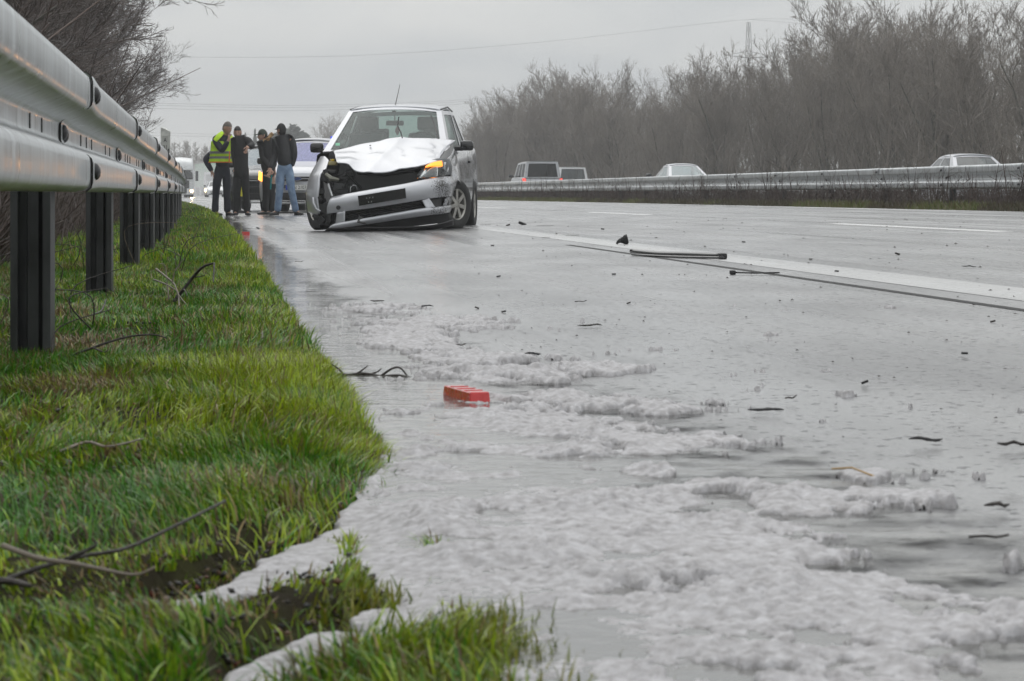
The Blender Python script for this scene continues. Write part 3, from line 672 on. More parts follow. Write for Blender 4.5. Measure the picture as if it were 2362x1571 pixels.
# far wood closing the view, and single conifers that stand out of it
def far_wood():
    r = np.random.default_rng(44); S = []
    for i in range(340):
        px = 330+760*r.random(); d = 420+160*r.random(); x = (px-HX)/F*d
        hpx = np.interp(px, [330, 410, 470, 520, 600, 660, 700, 740, 780, 1090], [128, 125, 116, 108, 100, 112, 118, 122, 120, 110])*r.uniform(.72, 1.06)
        h = hpx*d/F; b = np.array([x, d, -.4]); S.append((*b, x, d, h, .12, .05))
        for k in range(26):
            f = .2+.8*r.random(); az = r.random()*6.28; L = h*.28*(1.15-f); p = b+np.array([0, 0, h*f])
            q = p+np.array([math.cos(az)*L, math.sin(az)*L, L*.7]); S.append((*p, *q, .10, .04))
            for j in range(2):
                az2 = r.random()*6.28; m_ = p+(q-p)*r.uniform(.4, .9); S.append((*m_, *(m_+np.array([math.cos(az2)*L*.5, math.sin(az2)*L*.5, L*.5])), .07, .03))
    V, Fq = segs_mesh(np.array(S), 3); return fast_mesh('far_wood', V, Fq, M_TWIG)
tag(link('far_wood', far_wood()), 'grey wood closing the road in the distance', 'wood', kind='stuff')
def conifer(px, top, d, w, round_=False):
    x = (px-HX)/F*d; h = CH+(HY-top)*d/F+.9; r = np.random.default_rng(int(px)); Sg = []; T = [(0, 0, 0, 0, 0, h*.97, .16, .03)]
    n = 520
    for k in range(n):
        f = r.random()**.8; zz = h*(.18+.80*f)
        L = (w*(1-f)**.8 if not round_ else w*math.sqrt(max(.02, 1-(2*f-.85)**2*.8)))*r.uniform(.55, 1.05); az = r.random()*6.28
        p = np.array([math.cos(az)*L*.25, math.sin(az)*L*.25, zz]); q = np.array([math.cos(az)*L, math.sin(az)*L, zz-(.12 if not round_ else -.2)*L+r.normal()*.15]); Sg.append((*p, *q, .16, .05))
    e = empty('conifer', (x, d, -.9), 0, None, 'tree', 'evergreens above the far wood')
    link('trunk', seg_mesh('trunk', T, M_BARK, 5), e); link('crown', seg_mesh('crown', Sg, M_CONIF, 4), e); return e
for (px, top, d, w, rd, lb) in [(588, 297, 410, 1.4, False, 'slender spruce standing above the wood between the dark-haired and green-capped persons'), (566, 307, 420, 1.2, False, 'small spruce top showing beside the dark-haired person in black'),
                            (674, 286, 390, 3.0, True, 'broad round-topped pine behind the black-capped person'), (702, 304, 400, 2.6, True, 'lower round pine above the roof of the parked silver car'), (640, 302, 400, 2.2, True, 'pine half hidden behind the black-capped head')]:
    tag(conifer(px, top, d, w, rd), lb)
for (px, top, d, s) in [(778, 292, 330, 1.0), (757, 300, 340, .95)]:
    x = (px-HX)/F*d; h = CH+(HY-top)*d/F+.5
    tree(KINDS[3], (x, d, -.5), px, h/9.0, 'bare tree far off beside the wrecked car', 'bare trees far off beside the wreck')

# ------------------------------------------------------------------ pylon and power lines
M_PYLON = mat('pylon_steel', (.05, .052, .055), .7)
def pylon(px, top, d):
    x = (px-HX)/F*d; H = CH+(HY-top)*d/F; S = []
    def wdt(z): return .35+2.6*(1-z/H)**1.3
    zs = np.linspace(0, H, 16)
    for a, b in zip(zs[:-1], zs[1:]):
        for k in range(4):
            sx, sy = (1, 1, -1, -1)[k], (1, -1, -1, 1)[k]; tx, ty = (1, -1, -1, 1)[k], (-1, -1, 1, 1)[k]
            wa, wb = wdt(a), wdt(b)
            S.append((sx*wa, sy*wa, a, sx*wb, sy*wb, b, .085, .075)); S.append((sx*wa, sy*wa, a, tx*wb, ty*wb, b, .04, .04)); S.append((sx*wb, sy*wb, b, tx*wb, ty*wb, b, .04, .04))
    arms = []
    for z, L in ((H*.80, 7.0), (H*.66, 9.5)):
        for s in (-1, 1):
            arms += [(s*wdt(z), 0, z, s*L, 0, z+.5, .14, .06), (s*wdt(z+1.6), 0, z+1.6, s*L, 0, z+.6, .08, .06), (s*L, 0, z+.5, s*L, 0, z-1.2, .06, .06)]
    e = empty('pylon', (x, d, -.9), .5, 'steel lattice pylon rising behind the bare trees', 'pylon')
    link('lattice_tower', seg_mesh('lattice_tower', S, M_PYLON, 4), e); link('cross_arms', seg_mesh('cross_arms', arms, M_PYLON, 4), e); return e
pylon(1727, 44, 700)
M_WIRE = mat('power_cable', (.05, .05, .055), .7)
def wire(pts, r, label):
    p = cr_interp([P(*q) for q in pts], 40); o = p[0]; v, f = tube([q-o for q in p], r, 4)
    tag(obj('power_line', v, f, M_WIRE, loc=o), label, 'power line', 'power lines across the sky')
wire([(300, 131, 560), (800, 129, 600), (1250, 97, 650), (1727, 45, 700), (1880, 52, 740)], .028, 'single topmost power line running from the pylon across open sky')
wire([(1727, 45, 700), (2100, 62, 760), (2700, 20, 830)], .028, 'power line leaving the pylon behind the tall bare trees')
for k, (dy, lb) in enumerate([(0, 'upper cable of the bundle of power lines above the group of people'), (5, 'middle cable of the bundle of power lines above the group of people'), (12, 'bottom cable of the bundle of power lines above the group of people')]):
    wire([(280, 236+dy, 560), (700, 243+dy, 600), (1100, 228+dy*.8, 640), (1450, 189+dy, 670), (1700, 160+dy, 700)], .026, lb)
for k, (dy, lb) in enumerate([(0, 'upper low power line just above the far wood'), (6, 'lower low power line just above the far wood')]):
    wire([(300, 305+dy, 640), (640, 311+dy, 660), (1000, 303+dy, 690)], .025, lb)

# ------------------------------------------------------------------ haze: wet air round everything
hz = obj('haze', *box((50, 350, 22), (760, 860, 46.4)), None)
hm = bpy.data.materials.new('haze_air'); hm.use_nodes = True; hn = hm.node_tree.nodes; hn.remove(hn['Principled BSDF'])
pv = hn.new('ShaderNodeVolumePrincipled'); pv.inputs['Color'].default_value = (.93, .94, .96, 1); pv.inputs['Density'].default_value = .0009; pv.inputs['Anisotropy'].default_value = .1
hm.node_tree.links.new(pv.outputs[0], hn['Material Output'].inputs['Volume']); hz.data.materials.append(hm)
hz['kind'] = 'stuff'; hz['label'] = 'thin wet haze hanging in the air over the motorway'; hz['category'] = 'haze'
# ------------------------------------------------------------------ vehicles
M_SILVER = mat('silver_paint', (.47, .48, .51), .34, metal=.42, var=.05, scale=3, coat=.6, rvar=.05)
M_SILVER_D = mat('dull_silver_paint', (.36, .37, .39), .32, metal=.5, var=.06, scale=3, coat=.5)
M_WHITE = mat('white_paint', (.74, .75, .76), .3, var=.04, coat=.5)
M_DARKPAINT = mat('dark_paint', (.03, .032, .036), .25, coat=.6)
M_BLACK = mat('black_plastic', (.014, .014, .015), .45, var=.3, scale=20, bump=.1)
M_BLACKG = mat('gloss_black', (.008, .008, .009), .18, coat=.5)
M_RUBBER = mat('tyre_rubber', (.018, .018, .018), .7, var=.4, scale=12, bump=.2)
M_ALLOY = mat('dirty_alloy', (.40, .39, .36), .42, metal=.7, var=.25, scale=9)
M_INT = mat('grey_upholstery', (.07, .075, .085), .8, var=.2, bump=.2)
M_CHROME = mat('chrome', (.72, .73, .74), .14, metal=1.0)
M_GLASS = glass_mat('wet_windscreen', (.58, .70, .66), .11, (.5, .6, .57), .5)
M_GLASS_D = glass_mat('tinted_window', (.10, .12, .12), .10, (.3, .33, .33))
M_LAMPGLASS = glass_mat('lamp_cover', (.9, .92, .92), .05)
M_AMBER = mat('lit_indicator', (.9, .35, .05), .3, emis=(1.0, .26, .02), estr=1.5)
M_HEAD = mat('lit_headlamp', (.9, .7, .4), .3, emis=(1.0, .62, .22), estr=22.0)
M_REDL = mat('lit_tail_lamp', (.6, .02, .02), .3, emis=(1.0, .06, .03), estr=1.1)
M_REFL = mat('lamp_reflector', (.55, .56, .57), .25, metal=.8, var=.3, scale=15)
M_PLATE = mat('number_plate_white', (.75, .76, .74), .35)
M_PLATEB = mat('plate_blue', (.02, .06, .4), .4)
M_INK = mat('plate_black_ink', (.01, .01, .01), .5)
M_BLUEL = mat('blue_beacon', (.02, .05, .5), .2, emis=(.05, .12, 1.0), estr=.6)
def muddy(base, name):
    """paint with dark mud thrown over one corner"""
    m = base.copy(); m.name = name; n, l = m.node_tree.nodes, m.node_tree.links; b = n['Principled BSDF']
    src = b.inputs['Base Color'].links[0].from_socket
    t = n.new('ShaderNodeTexCoord'); z = n.new('ShaderNodeTexNoise'); z.inputs['Scale'].default_value = 85; z.inputs['Detail'].default_value = 4
    z2 = n.new('ShaderNodeTexNoise'); z2.inputs['Scale'].default_value = 7; z2.inputs['Detail'].default_value = 2
    l.new(t.outputs['Object'], z.inputs['Vector']); l.new(t.outputs['Object'], z2.inputs['Vector'])
    sp = n.new('ShaderNodeSeparateXYZ'); l.new(t.outputs['Object'], sp.inputs[0])
    mx_ = n.new('ShaderNodeMapRange'); mx_.inputs['From Min'].default_value = .42; mx_.inputs['From Max'].default_value = .74; mx_.inputs['To Min'].default_value = -.42; mx_.inputs['To Max'].default_value = .17; l.new(sp.outputs[0], mx_.inputs[0])
    a1 = n.new('ShaderNodeMath'); l.new(z.outputs['Fac'], a1.inputs[0]); l.new(mx_.outputs[0], a1.inputs[1])
    a2 = n.new('ShaderNodeMath'); a2.operation = 'MULTIPLY_ADD'; l.new(z2.outputs['Fac'], a2.inputs[0]); a2.inputs[1].default_value = .45; l.new(a1.outputs[0], a2.inputs[2])
    th = n.new('ShaderNodeMapRange'); th.inputs['From Min'].default_value = .86; th.inputs['From Max'].default_value = .90; l.new(a2.outputs[0], th.inputs[0])
    mm = n.new('ShaderNodeMix'); mm.data_type = 'RGBA'; l.new(th.outputs[0], mm.inputs[0]); l.new(src, mm.inputs[6]); mm.inputs[7].default_value = (.02, .017, .014, 1)
    l.new(mm.outputs[2], b.inputs['Base Color'])
    rr = n.new('ShaderNodeMapRange'); rr.inputs['To Min'].default_value = .0; rr.inputs['To Max'].default_value = 1; l.new(th.outputs[0], rr.inputs[0])
    iv = n.new('ShaderNodeMath'); iv.operation = 'SUBTRACT'; iv.inputs[0].default_value = .45; iv.use_clamp = True; l.new(rr.outputs[0], iv.inputs[1]); l.new(iv.outputs[0], b.inputs['Metallic'])
    return m
M_SILVER_MUD = muddy(M_SILVER, 'mud_splashed_silver')

def lerp_key(keys, y):
    return float(np.interp(y, [k[0] for k in keys], [k[1] for k in keys]))
def body_shell(sp, y_from=0.0, top_from=None):
    """lower body as a loft along the car; wheel arches cut by the lower edge"""
    L, w, r = sp['L'], sp['w'], sp['r']; ax = sp['axles']; ra = r*1.13
    ys = set(np.linspace(.0, L, 30)); ys |= {.03, .08, .16, L-.03, L-.08, L-.16}
    for a in ax: ys |= {a+ra*math.cos(t) for t in np.linspace(0, math.pi, 17)}
    ys = sorted(y for y in ys if y_from <= y <= L); ys = [y_from]+[y for y in ys if y > y_from+.008]
    vs, fs = [], []; n = 0
    for y in ys:
        e = min(y, L-y); pf = lerp_key([(0, .80), (.03, .865), (.08, .905), (.16, .94), (.40, .98), (.8, 1), (9, 1)], e if y < L/2 else e*1.6)
        ww = w*pf; zl = sp['sill']+(.10*max(0, 1-e/.10))
        for a in ax:
            if abs(y-a) < ra: zl = max(zl, r*.98+math.sqrt(ra*ra-(y-a)**2)*.96)
        zb = lerp_key(sp['belt'], y); zt = zb+lerp_key(sp['crown'], y); k = .04*max(0, 1-e/.10)
        bw = lerp_key(sp['beltw'], y)*ww
        half = [(ww*.955, zl), (ww*.99, zl+(zb-zl)*.22), (ww, zl+(zb-zl)*.5), (ww*.985, zl+(zb-zl)*.76), (ww*.965, zb-.05*(zb-zl)), (bw, zb-k), (bw*.72, zb+(zt-zb)*.75-k), (bw*.36, zt-k), (0, zt-k)]
        n = len(half); row = half+[(-x, z) for x, z in half[-2::-1]]
        vs += [Vector((x, y, z)) for x, z in row]
    m = 2*n-1
    for j in range(len(ys)-1):
        for i in range(m-1):
            if top_from and ys[j] < top_from and 4 <= i < m-1-4: continue
            fs.append((j*m+i, (j+1)*m+i, (j+1)*m+i+1, j*m+i+1))
    if y_from == 0: fs += [tuple(range(m))]
    fs.append(tuple((len(ys)-1)*m+i for i in range(m))[::-1])
    return vs, fs
def framed(c, us, vsn, bulge, inset=.006, nb=1):
    """sheet between 4 corners (bl, br, tr, tl) with window openings; us: list of (u0,u1) panes, vsn: (v0,v1)"""
    bl, br, tr, tl = [Vector(q) for q in c]; nrm = (br-bl).cross(tl-bl).normalized()
    ul = sorted({0.0, 1.0, *[q for p in us for q in p]}); full = []
    for a, b in zip(ul[:-1], ul[1:]):
        k = max(1, int((b-a)*10)); full += [a+(b-a)*i/k for i in range(k)]
    full.append(1.0); vl = [0, vsn[0]]+[vsn[0]+(vsn[1]-vsn[0])*i/5 for i in range(1, 5)]+[vsn[1], 1]
    def pt(u, v): return bl.lerp(br, u).lerp(tl.lerp(tr, u), v)+nrm*bulge*(4*u*(1-u))*(.35+.65*v)
    vs = [pt(u, v) for v in vl for u in full]; m = len(full); ff = []; panes = [([], []) for _ in us]
    for j in range(len(vl)-1):
        for i in range(m-1):
            uc = .5*(full[i]+full[i+1]); vc = .5*(vl[j]+vl[j+1]); q = (j*m+i, j*m+i+1, (j+1)*m+i+1, (j+1)*m+i); hit = None
            for k, (a, b) in enumerate(us):
                if a < uc < b and vsn[0] < vc < vsn[1]: hit = k
            if hit is None: ff.append(q)
            else: panes[hit][1].append(q)
    out = []
    for _, q in panes:
        ids = sorted({i for f in q for i in f}); mp_ = {i: k for k, i in enumerate(ids)}
        out.append(([vs[i]-nrm*inset for i in ids], [tuple(mp_[i] for i in f) for f in q]))
    ids = sorted({i for f in ff for i in f}); mp_ = {i: k for k, i in enumerate(ids)}
    fv = [vs[i] for i in ids]; ff = [tuple(mp_[i] for i in f) for f in ff]
    o = len(fv); fv = fv+[v-nrm*.02 for v in fv]; ff = ff+[tuple(i+o for i in f)[::-1] for f in ff]
    return (fv, ff), out
def wheel(parent, loc, r, w, side, steer=0.0, rim=M_ALLOY, spokes=7, flat=0.0, tilt=0.0):
    e = link('wheel', mesh('wheel', *lathe([(-w*.42, r*.60), (-w*.5, r*.70), (-w*.5, r*.92), (-w*.40, r*.985), (-w*.2, r), (w*.2, r), (w*.40, r*.985), (w*.5, r*.92), (w*.5, r*.70), (w*.42, r*.60)], 36, 'x'), M_RUBBER, True), parent, loc=loc, rot=(0, tilt, steer))
    e.name = 'wheel'
    q = lathe([(side*w*.40, r*.62), (side*w*.44, r*.60), (side*w*.36, r*.56), (side*w*.1, r*.54)], 36, 'x')
    hub = lathe([(side*w*.40, .0005), (side*w*.40, r*.10), (side*w*.36, r*.15), (side*w*.1, r*.15)], 14, 'x'); parts_ = [q, hub]
    for k in range(spokes):
        a = 2*math.pi*k/spokes
        b = box((side*w*.34, 0, r*.36), (w*.14, r*.15, r*.46), .004); mt = Matrix.Rotation(a, 3, 'X'); parts_.append(([mt @ v for v in b[0]], b[1]))
    link('rim', mesh('rim', *join(*parts_), rim), e)
    link('brake_disc', mesh('brake_disc', *lathe([(side*w*.05, .001), (side*w*.05, r*.5), (-side*w*.05, r*.5)], 20, 'x'), M_BLACK), e)
    return e
def seat(parent, x, y, z):
    b = box((x, y+.22, z+.38), (.46, .13, .58), .05); h = box((x, y+.26, z+.78), (.25, .09, .17), .035); c = box((x, y, z+.06), (.46, .46, .14), .05); p = box((x, y+.25, z+.68), (.09, .03, .1))
    s = obj('seat', *join(b, c), M_INT, parent); obj('headrest', *join(h, p), M_INT, s); return s
def mirror_part(parent, c, s, m=M_BLACKG, side=1):
    v, f = box(c, s, min(s)*.32); o_ = obj('wing_mirror', *join((v, f), box((c[0]-side*s[0]*.68, c[1]+.02, c[2]-s[2]*.25), (s[0]*.5, .05, s[2]*.4), .01)), m, parent, True); return o_
def plate_text(parent, txt, loc, size, m, rot=(math.pi/2, 0, 0), ext=.001, sx=1.0):
    cu = bpy.data.curves.new('lettering', 'FONT'); cu.body = txt; cu.size = size; cu.extrude = ext; cu.align_x = 'CENTER'; cu.align_y = 'CENTER'; cu.resolution_u = 2
    t = bpy.data.objects.new('tmp_text', cu); COL.objects.link(t); dg = bpy.context.evaluated_depsgraph_get()
    me = bpy.data.meshes.new_from_object(t.evaluated_get(dg)); bpy.data.objects.remove(t); me.materials.clear(); me.materials.append(m)
    return link('lettering', me, parent, loc=loc, rot=rot, scale=(sx, 1, 1))
def greenhouse(root, sp, paint, glass, rearglass=None):
    g = sp['gh']; fw, fy, fz = g['fb']; tw, ty, tz = g['ft']; rw, ry, rz_ = g['rt']; bw, by, bz = g['rb']
    frame_parts = []
    fr, gl = framed([(-fw, fy, fz), (fw, fy, fz), (tw, ty, tz), (-tw, ty, tz)], [(.055, .945)], (.03, .955), .05); frame_parts.append(fr); obj('windscreen', *gl[0], glass, root, True)
    fr, gl = framed([(bw, by, bz), (-bw, by, bz), (-rw, ry, rz_), (rw, ry, rz_)], [(.08, .92)], g.get('rv', (.10, .92)), .04); frame_parts.append(fr); obj('rear_window', *gl[0], rearglass or glass, root, True)
    for s in (1, -1):
        c = [(s*fw, fy, fz), (s*bw, by, bz), (s*rw, ry, rz_), (s*tw, ty, tz)]
        if s < 0: c = [c[1], c[0], c[3], c[2]]
        us = g['side'] if s > 0 else [(1-b, 1-a) for a, b in g['side']]
        fr, gl = framed(c, us, (.05, .90), .03); frame_parts.append(fr)
        for q in gl: obj('side_window', *q, g.get('sg', rearglass or glass), root, True)
    obj('pillars', *join(*frame_parts), paint, root, True)
    cr_ = g.get('crown', .06); rows = []
    for t in np.linspace(0, 1, 7):
        y = ty+(ry-ty)*t; z = tz+(rz_-tz)*t+g.get('arch', .04)*math.sin(math.pi*t); w_ = tw+(rw-tw)*t
        rows.append([(-w_, y, z-.015), (-w_*.9, y, z+cr_*.45), (-w_*.45, y, z+cr_*.9), (0, y, z+cr_), (w_*.45, y, z+cr_*.9), (w_*.9, y, z+cr_*.45), (w_, y, z-.015)])
    v, f = patch(rows, 25, 13, .02); return obj('roof', v, [q[::-1] for q in f], paint, root, True)
def floor_pan(root, sp):
    L = sp['L']; y0 = sp['gh']['fb'][1]
    obj('underbody', *join(box((0, L/2, sp['sill']+.06), (sp['w']*1.55, L*.94, .10)), box((0, (y0+L)/2, .48), (sp['w']*1.7, L-y0-.3, .03)), box((0, y0+.12, .78), (sp['w']*1.6, .35, .3), .08)), M_BLACK, root)
def loop_curve(pts, r, sides=6): return tube(pts+[pts[0]], r, sides)

FIESTA = dict(L=3.92, w=.845, r=.295, axles=(.78, 3.27), sill=.19, belt=[(0, .62), (.2, .70), (.6, .80), (1.05, .90), (3.3, 1.00), (3.75, .98), (3.92, .88)],
              crown=[(0, .05), (1.05, .07), (1.3, 0), (3.92, 0)], beltw=[(0, .90), (.8, .91), (1.1, .895), (3.4, .90), (3.92, .85)],
              gh=dict(fb=(.735, 1.02, .905), ft=(.555, 1.93, 1.405), rt=(.54, 3.42, 1.42), rb=(.70, 3.80, .98), side=[(.10, .56), (.61, .90)], crown=.055, arch=.045))
# ---- the wrecked hatchback
YAW = -math.radians(4.6)
def wreck():
    base = R(1.79, 31.0)
    ax_w = Vector((-1.49, 31.0, base.z))
    off = Matrix.Rotation(YAW, 3, 'Z') @ Vector((0, .78, 0))
    root = empty('wrecked_car', ax_w-off, YAW, 'silver hatchback with smashed front, buckled bonnet and hanging bumper on the hard shoulder', 'car')
    inv = (Matrix.Translation(root.location) @ Matrix.Rotation(YAW, 4, 'Z')).inverted()
    def Q(px, py, d): return inv @ P(px, py, d)
    sp = FIESTA
    v, f = body_shell(sp, .50, 1.06); f = [q for q in f if not all(v[i].x < -.3 and v[i].y < 1.2 for i in q)]; obj('body', v, f, M_SILVER_MUD, root, True)
    roof = greenhouse(root, sp, M_SILVER, M_GLASS)
    floor_pan(root, sp)
    # roof gutters and aerial
    for s in (1, -1): obj('roof_seam', *tube([(s*.545, 1.98, 1.425), (s*.548, 2.7, 1.475), (s*.535, 3.4, 1.44)], .009, 5), M_BLACK, root)
    a0 = Q(909, 256, 32.3); a1 = Q(922.5, 195, 32.75)
    an = obj('aerial', *tube([a0, a0.lerp(a1, .5), a1], .006, 6, .0035), M_BLACK, root); obj('aerial_base', *lathe([(0, .03), (.012, .024), (.03, .012), (.04, .001)], 10, 'z', a0-Vector((0, 0, .012))), M_BLACK, an)
    # interior
    for x in (-.36, .36): seat(root, x, 1.95, .48)
    obj('rear_bench', *join(box((0, 3.05, .82), (1.15, .16, .55), .05), box((-.35, 3.08, 1.14), (.26, .1, .16), .03), box((.35, 3.08, 1.14), (.26, .1, .16), .03)), M_INT, root)
    obj('dashboard', *box((0, 1.35, .86), (1.36, .5, .18), .06), M_BLACK, root)
    obj('steering_wheel', *join(tube([(.36+.18*math.cos(t), 1.66+.06*math.sin(t), .98+.17*math.sin(t)) for t in np.linspace(0, 6.283, 25)], .014, 6), box((.36, 1.64, .98), (.14, .05, .12), .02)), M_BLACK, root)
    rm = Q(911, 284, 32.05); mi = obj('interior_mirror', *join(box(rm, (.21, .03, .06), .012), tube([rm, rm+Vector((0, -.03, .09))], .008)), M_BLACK, root)
    pe = rm+Vector((.03, -.01, -.09)); obj('hanging_pendant', *join(tube([rm+Vector((.03, 0, -.02)), pe], .003, 4), lathe([(.05, .001), (.03, .02), (-.01, .028), (-.04, .012), (-.06, .002)], 10, 'z', pe)), mat('red_felt', (.3, .05, .06), .7), mi)
    # wipers thrown up on the glass
    for pts in ([(920, 270, 31.55), (917, 290, 31.42), (924, 304, 31.3), (928, 318, 31.2)], [(994, 267, 31.7), (1003, 292, 31.45), (1011, 320, 31.12)], [(1000, 280, 31.6), (1006, 300, 31.38)]):
        obj('wiper', *tube([Q(px, py, d-.22) for px, py, d in pts], .0075, 5), M_BLACK, root)
    obj('sticker', *patch([[Q(774, 330, 30.98), Q(784, 330, 30.98)], [Q(774, 336, 30.95), Q(784, 336, 30.95)]], 2, 2, .002), mat('green_sticker', (.25, .6, .4), .5), root)
    # bonnet: lifted, creased and torn
    B = [[(770, 350, 31.22), (800, 343, 31.22), (830, 336, 31.2), (872, 327, 31.2), (902, 321, 31.2), (960, 320, 31.22), (1010, 322, 31.25), (1045, 325, 31.3)],
         [(772, 357, 31.0), (803, 352, 31.0), (834, 349, 31.0), (875, 342, 31.0), (905, 338, 31.0), (962, 336, 31.0), (1012, 337, 31.0), (1030, 341, 31.0)],
         [(774, 365, 30.75), (806, 362, 30.76), (836, 362, 30.76), (880, 356, 30.74), (915, 356, 30.72), (965, 352, 30.70), (1008, 354, 30.72), (1020, 355, 30.76)],
         [(776, 373, 30.48), (806, 372, 30.52), (832, 378, 30.5), (878, 378, 30.44), (925, 375, 30.42), (967, 368, 30.44), (1000, 365, 30.46), (1014, 365, 30.52)],
         [(779, 377, 30.38), (803, 380, 30.40), (823, 396, 30.26), (872, 400, 30.20), (926, 393, 30.22), (975, 382, 30.26), (1000, 376, 30.3), (1010, 373, 30.36)]]
    v, f = patch([[Q(*p) for p in r_] for r_ in B], 48, 30, .012)
    for i, q in enumerate(v): v[i] = q+Vector((0, 0, .006*(math.sin(q.x*13+q.y*9)*math.sin(q.y*11-q.x*4))+.010*math.exp(-((q.x-.30+.7*(q.y-.0))/.05)**2)*(q.y < .55)
        +.012*max(0, 1-abs(q.x-.02-.25*(q.y-.3))/.05)-.012*max(0, 1-abs((q.x-.30)+.9*(q.y-.25))/.06)*max(0, 1-abs(q.y-.25)/.3)+.006*max(0, 1-abs(q.y-.42-.35*q.x)/.035)))
    bon = obj('bonnet', v, f, M_SILVER, root, True)
    obj('bonnet_underside', *tube([Q(*p) for p in [(824, 399, 30.34), (850, 402, 30.3), (875, 403, 30.26), (926, 396, 30.27), (975, 385, 30.3), (1005, 377, 30.36)]], .018, 8), M_BLACK, bon, True)
    obj('washer_jet', *lathe([(0, .012), (.008, .008), (.012, .001)], 8, 'z', Q(854, 336.5, 31.05)), M_BLACK, bon)
    # torn corner with the hinge cavity
    obj('hinge_cavity', *patch([[Q(1014, 366, 30.62), Q(1034, 364, 30.8), Q(1042, 352, 30.95)], [Q(1020, 352, 30.85), Q(1034, 343, 31.0), Q(1047, 328, 31.2)]], 8, 6, .01), M_BLACKG, root)
    obj('torn_bonnet_edge', *tube([Q(1010, 373, 30.36), Q(1014, 355, 30.7), Q(1024, 341, 30.95), Q(1048, 325, 31.28)], [.012, .010, .009, .012], 6), M_SILVER, bon)
    # engine bay
    obj('bulkhead', *patch([[Q(745, 372, 31.2), Q(880, 350, 31.25), Q(1040, 345, 31.25)], [Q(735, 500, 31.2), Q(880, 500, 31.25), Q(1045, 495, 31.25)]], 6, 4, .02), M_BLACK, root)
    rng = random.Random(4); lumps = []
    for k in range(26):
        px, py = rng.uniform(752, 960), rng.uniform(392, 470); lumps.append(box(Q(px, py, rng.uniform(30.5, 30.95)), (rng.uniform(.04, .16), rng.uniform(.05, .2), rng.uniform(.04, .14)), .012, Matrix.Rotation(rng.uniform(-.6, .6), 3, 'Y')))
    for q in lumps: obj('engine_part', *q, M_BLACK, root)
    obj('radiator', *box(Q(880, 425, 30.5), (1.0, .05, .36), .01, Matrix.Rotation(.12, 3, 'Y')), M_BLACKG, root)
    obj('battery_cover', *box(Q(790, 437, 30.48), (.19, .12, .13), .015, Matrix.Rotation(.1, 3, 'Y')), mat('dark_grey_plastic', (.045, .048, .05), .4), root)
    obj('bent_bracket', *tube([Q(752, 402, 30.42), Q(764, 412, 30.36), Q(782, 415, 30.36)], [.022, .03, .02], 6), mat('grey_olive_metal', (.16, .16, .13), .5, metal=.3), root)
    obj('strut', *tube([Q(757, 424, 30.3), Q(762, 440, 30.28), Q(766, 453, 30.27)], .014, 8), M_REFL, root)
    obj('brake_reservoir', *join(box(Q(768, 377, 30.75), (.1, .08, .045), .012), box(Q(766, 370, 30.8), (.05, .05, .03), .01)), mat('yellowed_plastic', (.35, .3, .14), .45), root)
    obj('yellow_cap', *lathe([(0, .02), (.02, .02), (.022, .001)], 10, 'z', Q(768, 371, 30.75)), mat('yellow_cap', (.6, .42, .02), .4), root)
    for k in range(9):
        a = (rng.uniform(745, 800), rng.uniform(385, 440)); pts = [Q(a[0]+rng.uniform(-8, 40)*t+rng.uniform(-6, 6), a[1]+rng.uniform(-10, 45)*t, 30.38+rng.uniform(-.05, .1)) for t in np.linspace(0, 1, 4)]
        obj('loose_cable', *tube(cr_interp(pts, 10), .005, 5), M_BLACK, root)
    obj('hook', *tube([Q(808, 442, 30.28), Q(809, 432, 30.28), Q(815, 427, 30.28), Q(822, 429, 30.28), Q(824, 437, 30.3)], .006, 6), M_REFL, root)
    # headlamp on the intact side
    H = [[(983, 386, 30.34), (1000, 376, 30.36), (1016, 371, 30.42), (1029, 371, 30.52)], [(975, 397, 30.28), (996, 388, 30.29), (1016, 384, 30.36), (1034, 386, 30.5)], [(962, 412, 30.22), (990, 411, 30.22), (1014, 409, 30.30), (1032, 404, 30.46)]]
    hl = obj('headlamp', *patch([[Q(px, py, d-.06) for px, py, d in r_] for r_ in H], 14, 12, .006), M_LAMPGLASS, root, True)
    obj('lamp_bowl', *patch([[Q(px, py, d+.03) for px, py, d in r_] for r_ in H], 10, 8, .05), mat('lamp_bowl_grey', (.11, .115, .12), .3, metal=.5, var=.4, scale=12), hl, True)
    for (px, py, rr) in ((999, 400, .055), (1019, 398, .05)):
        obj('lens', *lathe([(.0, .001), (.0, rr*.55), (-.02, rr*.95), (-.025, rr)], 18, 'y', Q(px, py, 30.32)), M_REFL, hl, True)
    H2 = [[(984, 384.5, 30.25), (1000, 375.5, 30.28), (1018, 372, 30.36)], [(981, 387, 30.22), (1000, 384, 30.24), (1020, 384, 30.33)]]
    obj('indicator', *patch([[Q(*p) for p in r_] for r_ in H2], 10, 5, .012), M_AMBER, hl, True)
    obj('pale_lamp_strip', *patch([[Q(1023, 375, 30.38), Q(1030, 374, 30.46)], [Q(1024, 390, 30.36), Q(1034, 388, 30.44)], [Q(1021, 407, 30.30), Q(1031, 403, 30.40)]], 6, 8, .01), M_REFL, hl, True)  # pale strip added to lighten the dark end of the lamp bowl
    obj('lamp_trim', *tube([Q(px, py, d-.045) for px, py, d in [(962, 413, 30.22), (990, 412, 30.22), (1014, 410, 30.30), (1031, 405, 30.45), (1035, 386, 30.5), (1030, 371, 30.52)]], .007, 5), M_BLACK, hl)
    # the fender behind it
    v, f = patch([[Q(1030, 367, 30.66), Q(1040, 356, 31.0), Q(1046, 345, 31.3)], [Q(1037, 382, 30.62), Q(1048, 378, 31.0), Q(1053, 370, 31.3)], [Q(1036, 402, 30.58), Q(1053, 402, 30.85), Q(1060, 400, 31.2)], [Q(1040, 414, 30.60), Q(1056, 418, 30.78), Q(1062, 426, 30.95)]], 14, 16, .012)
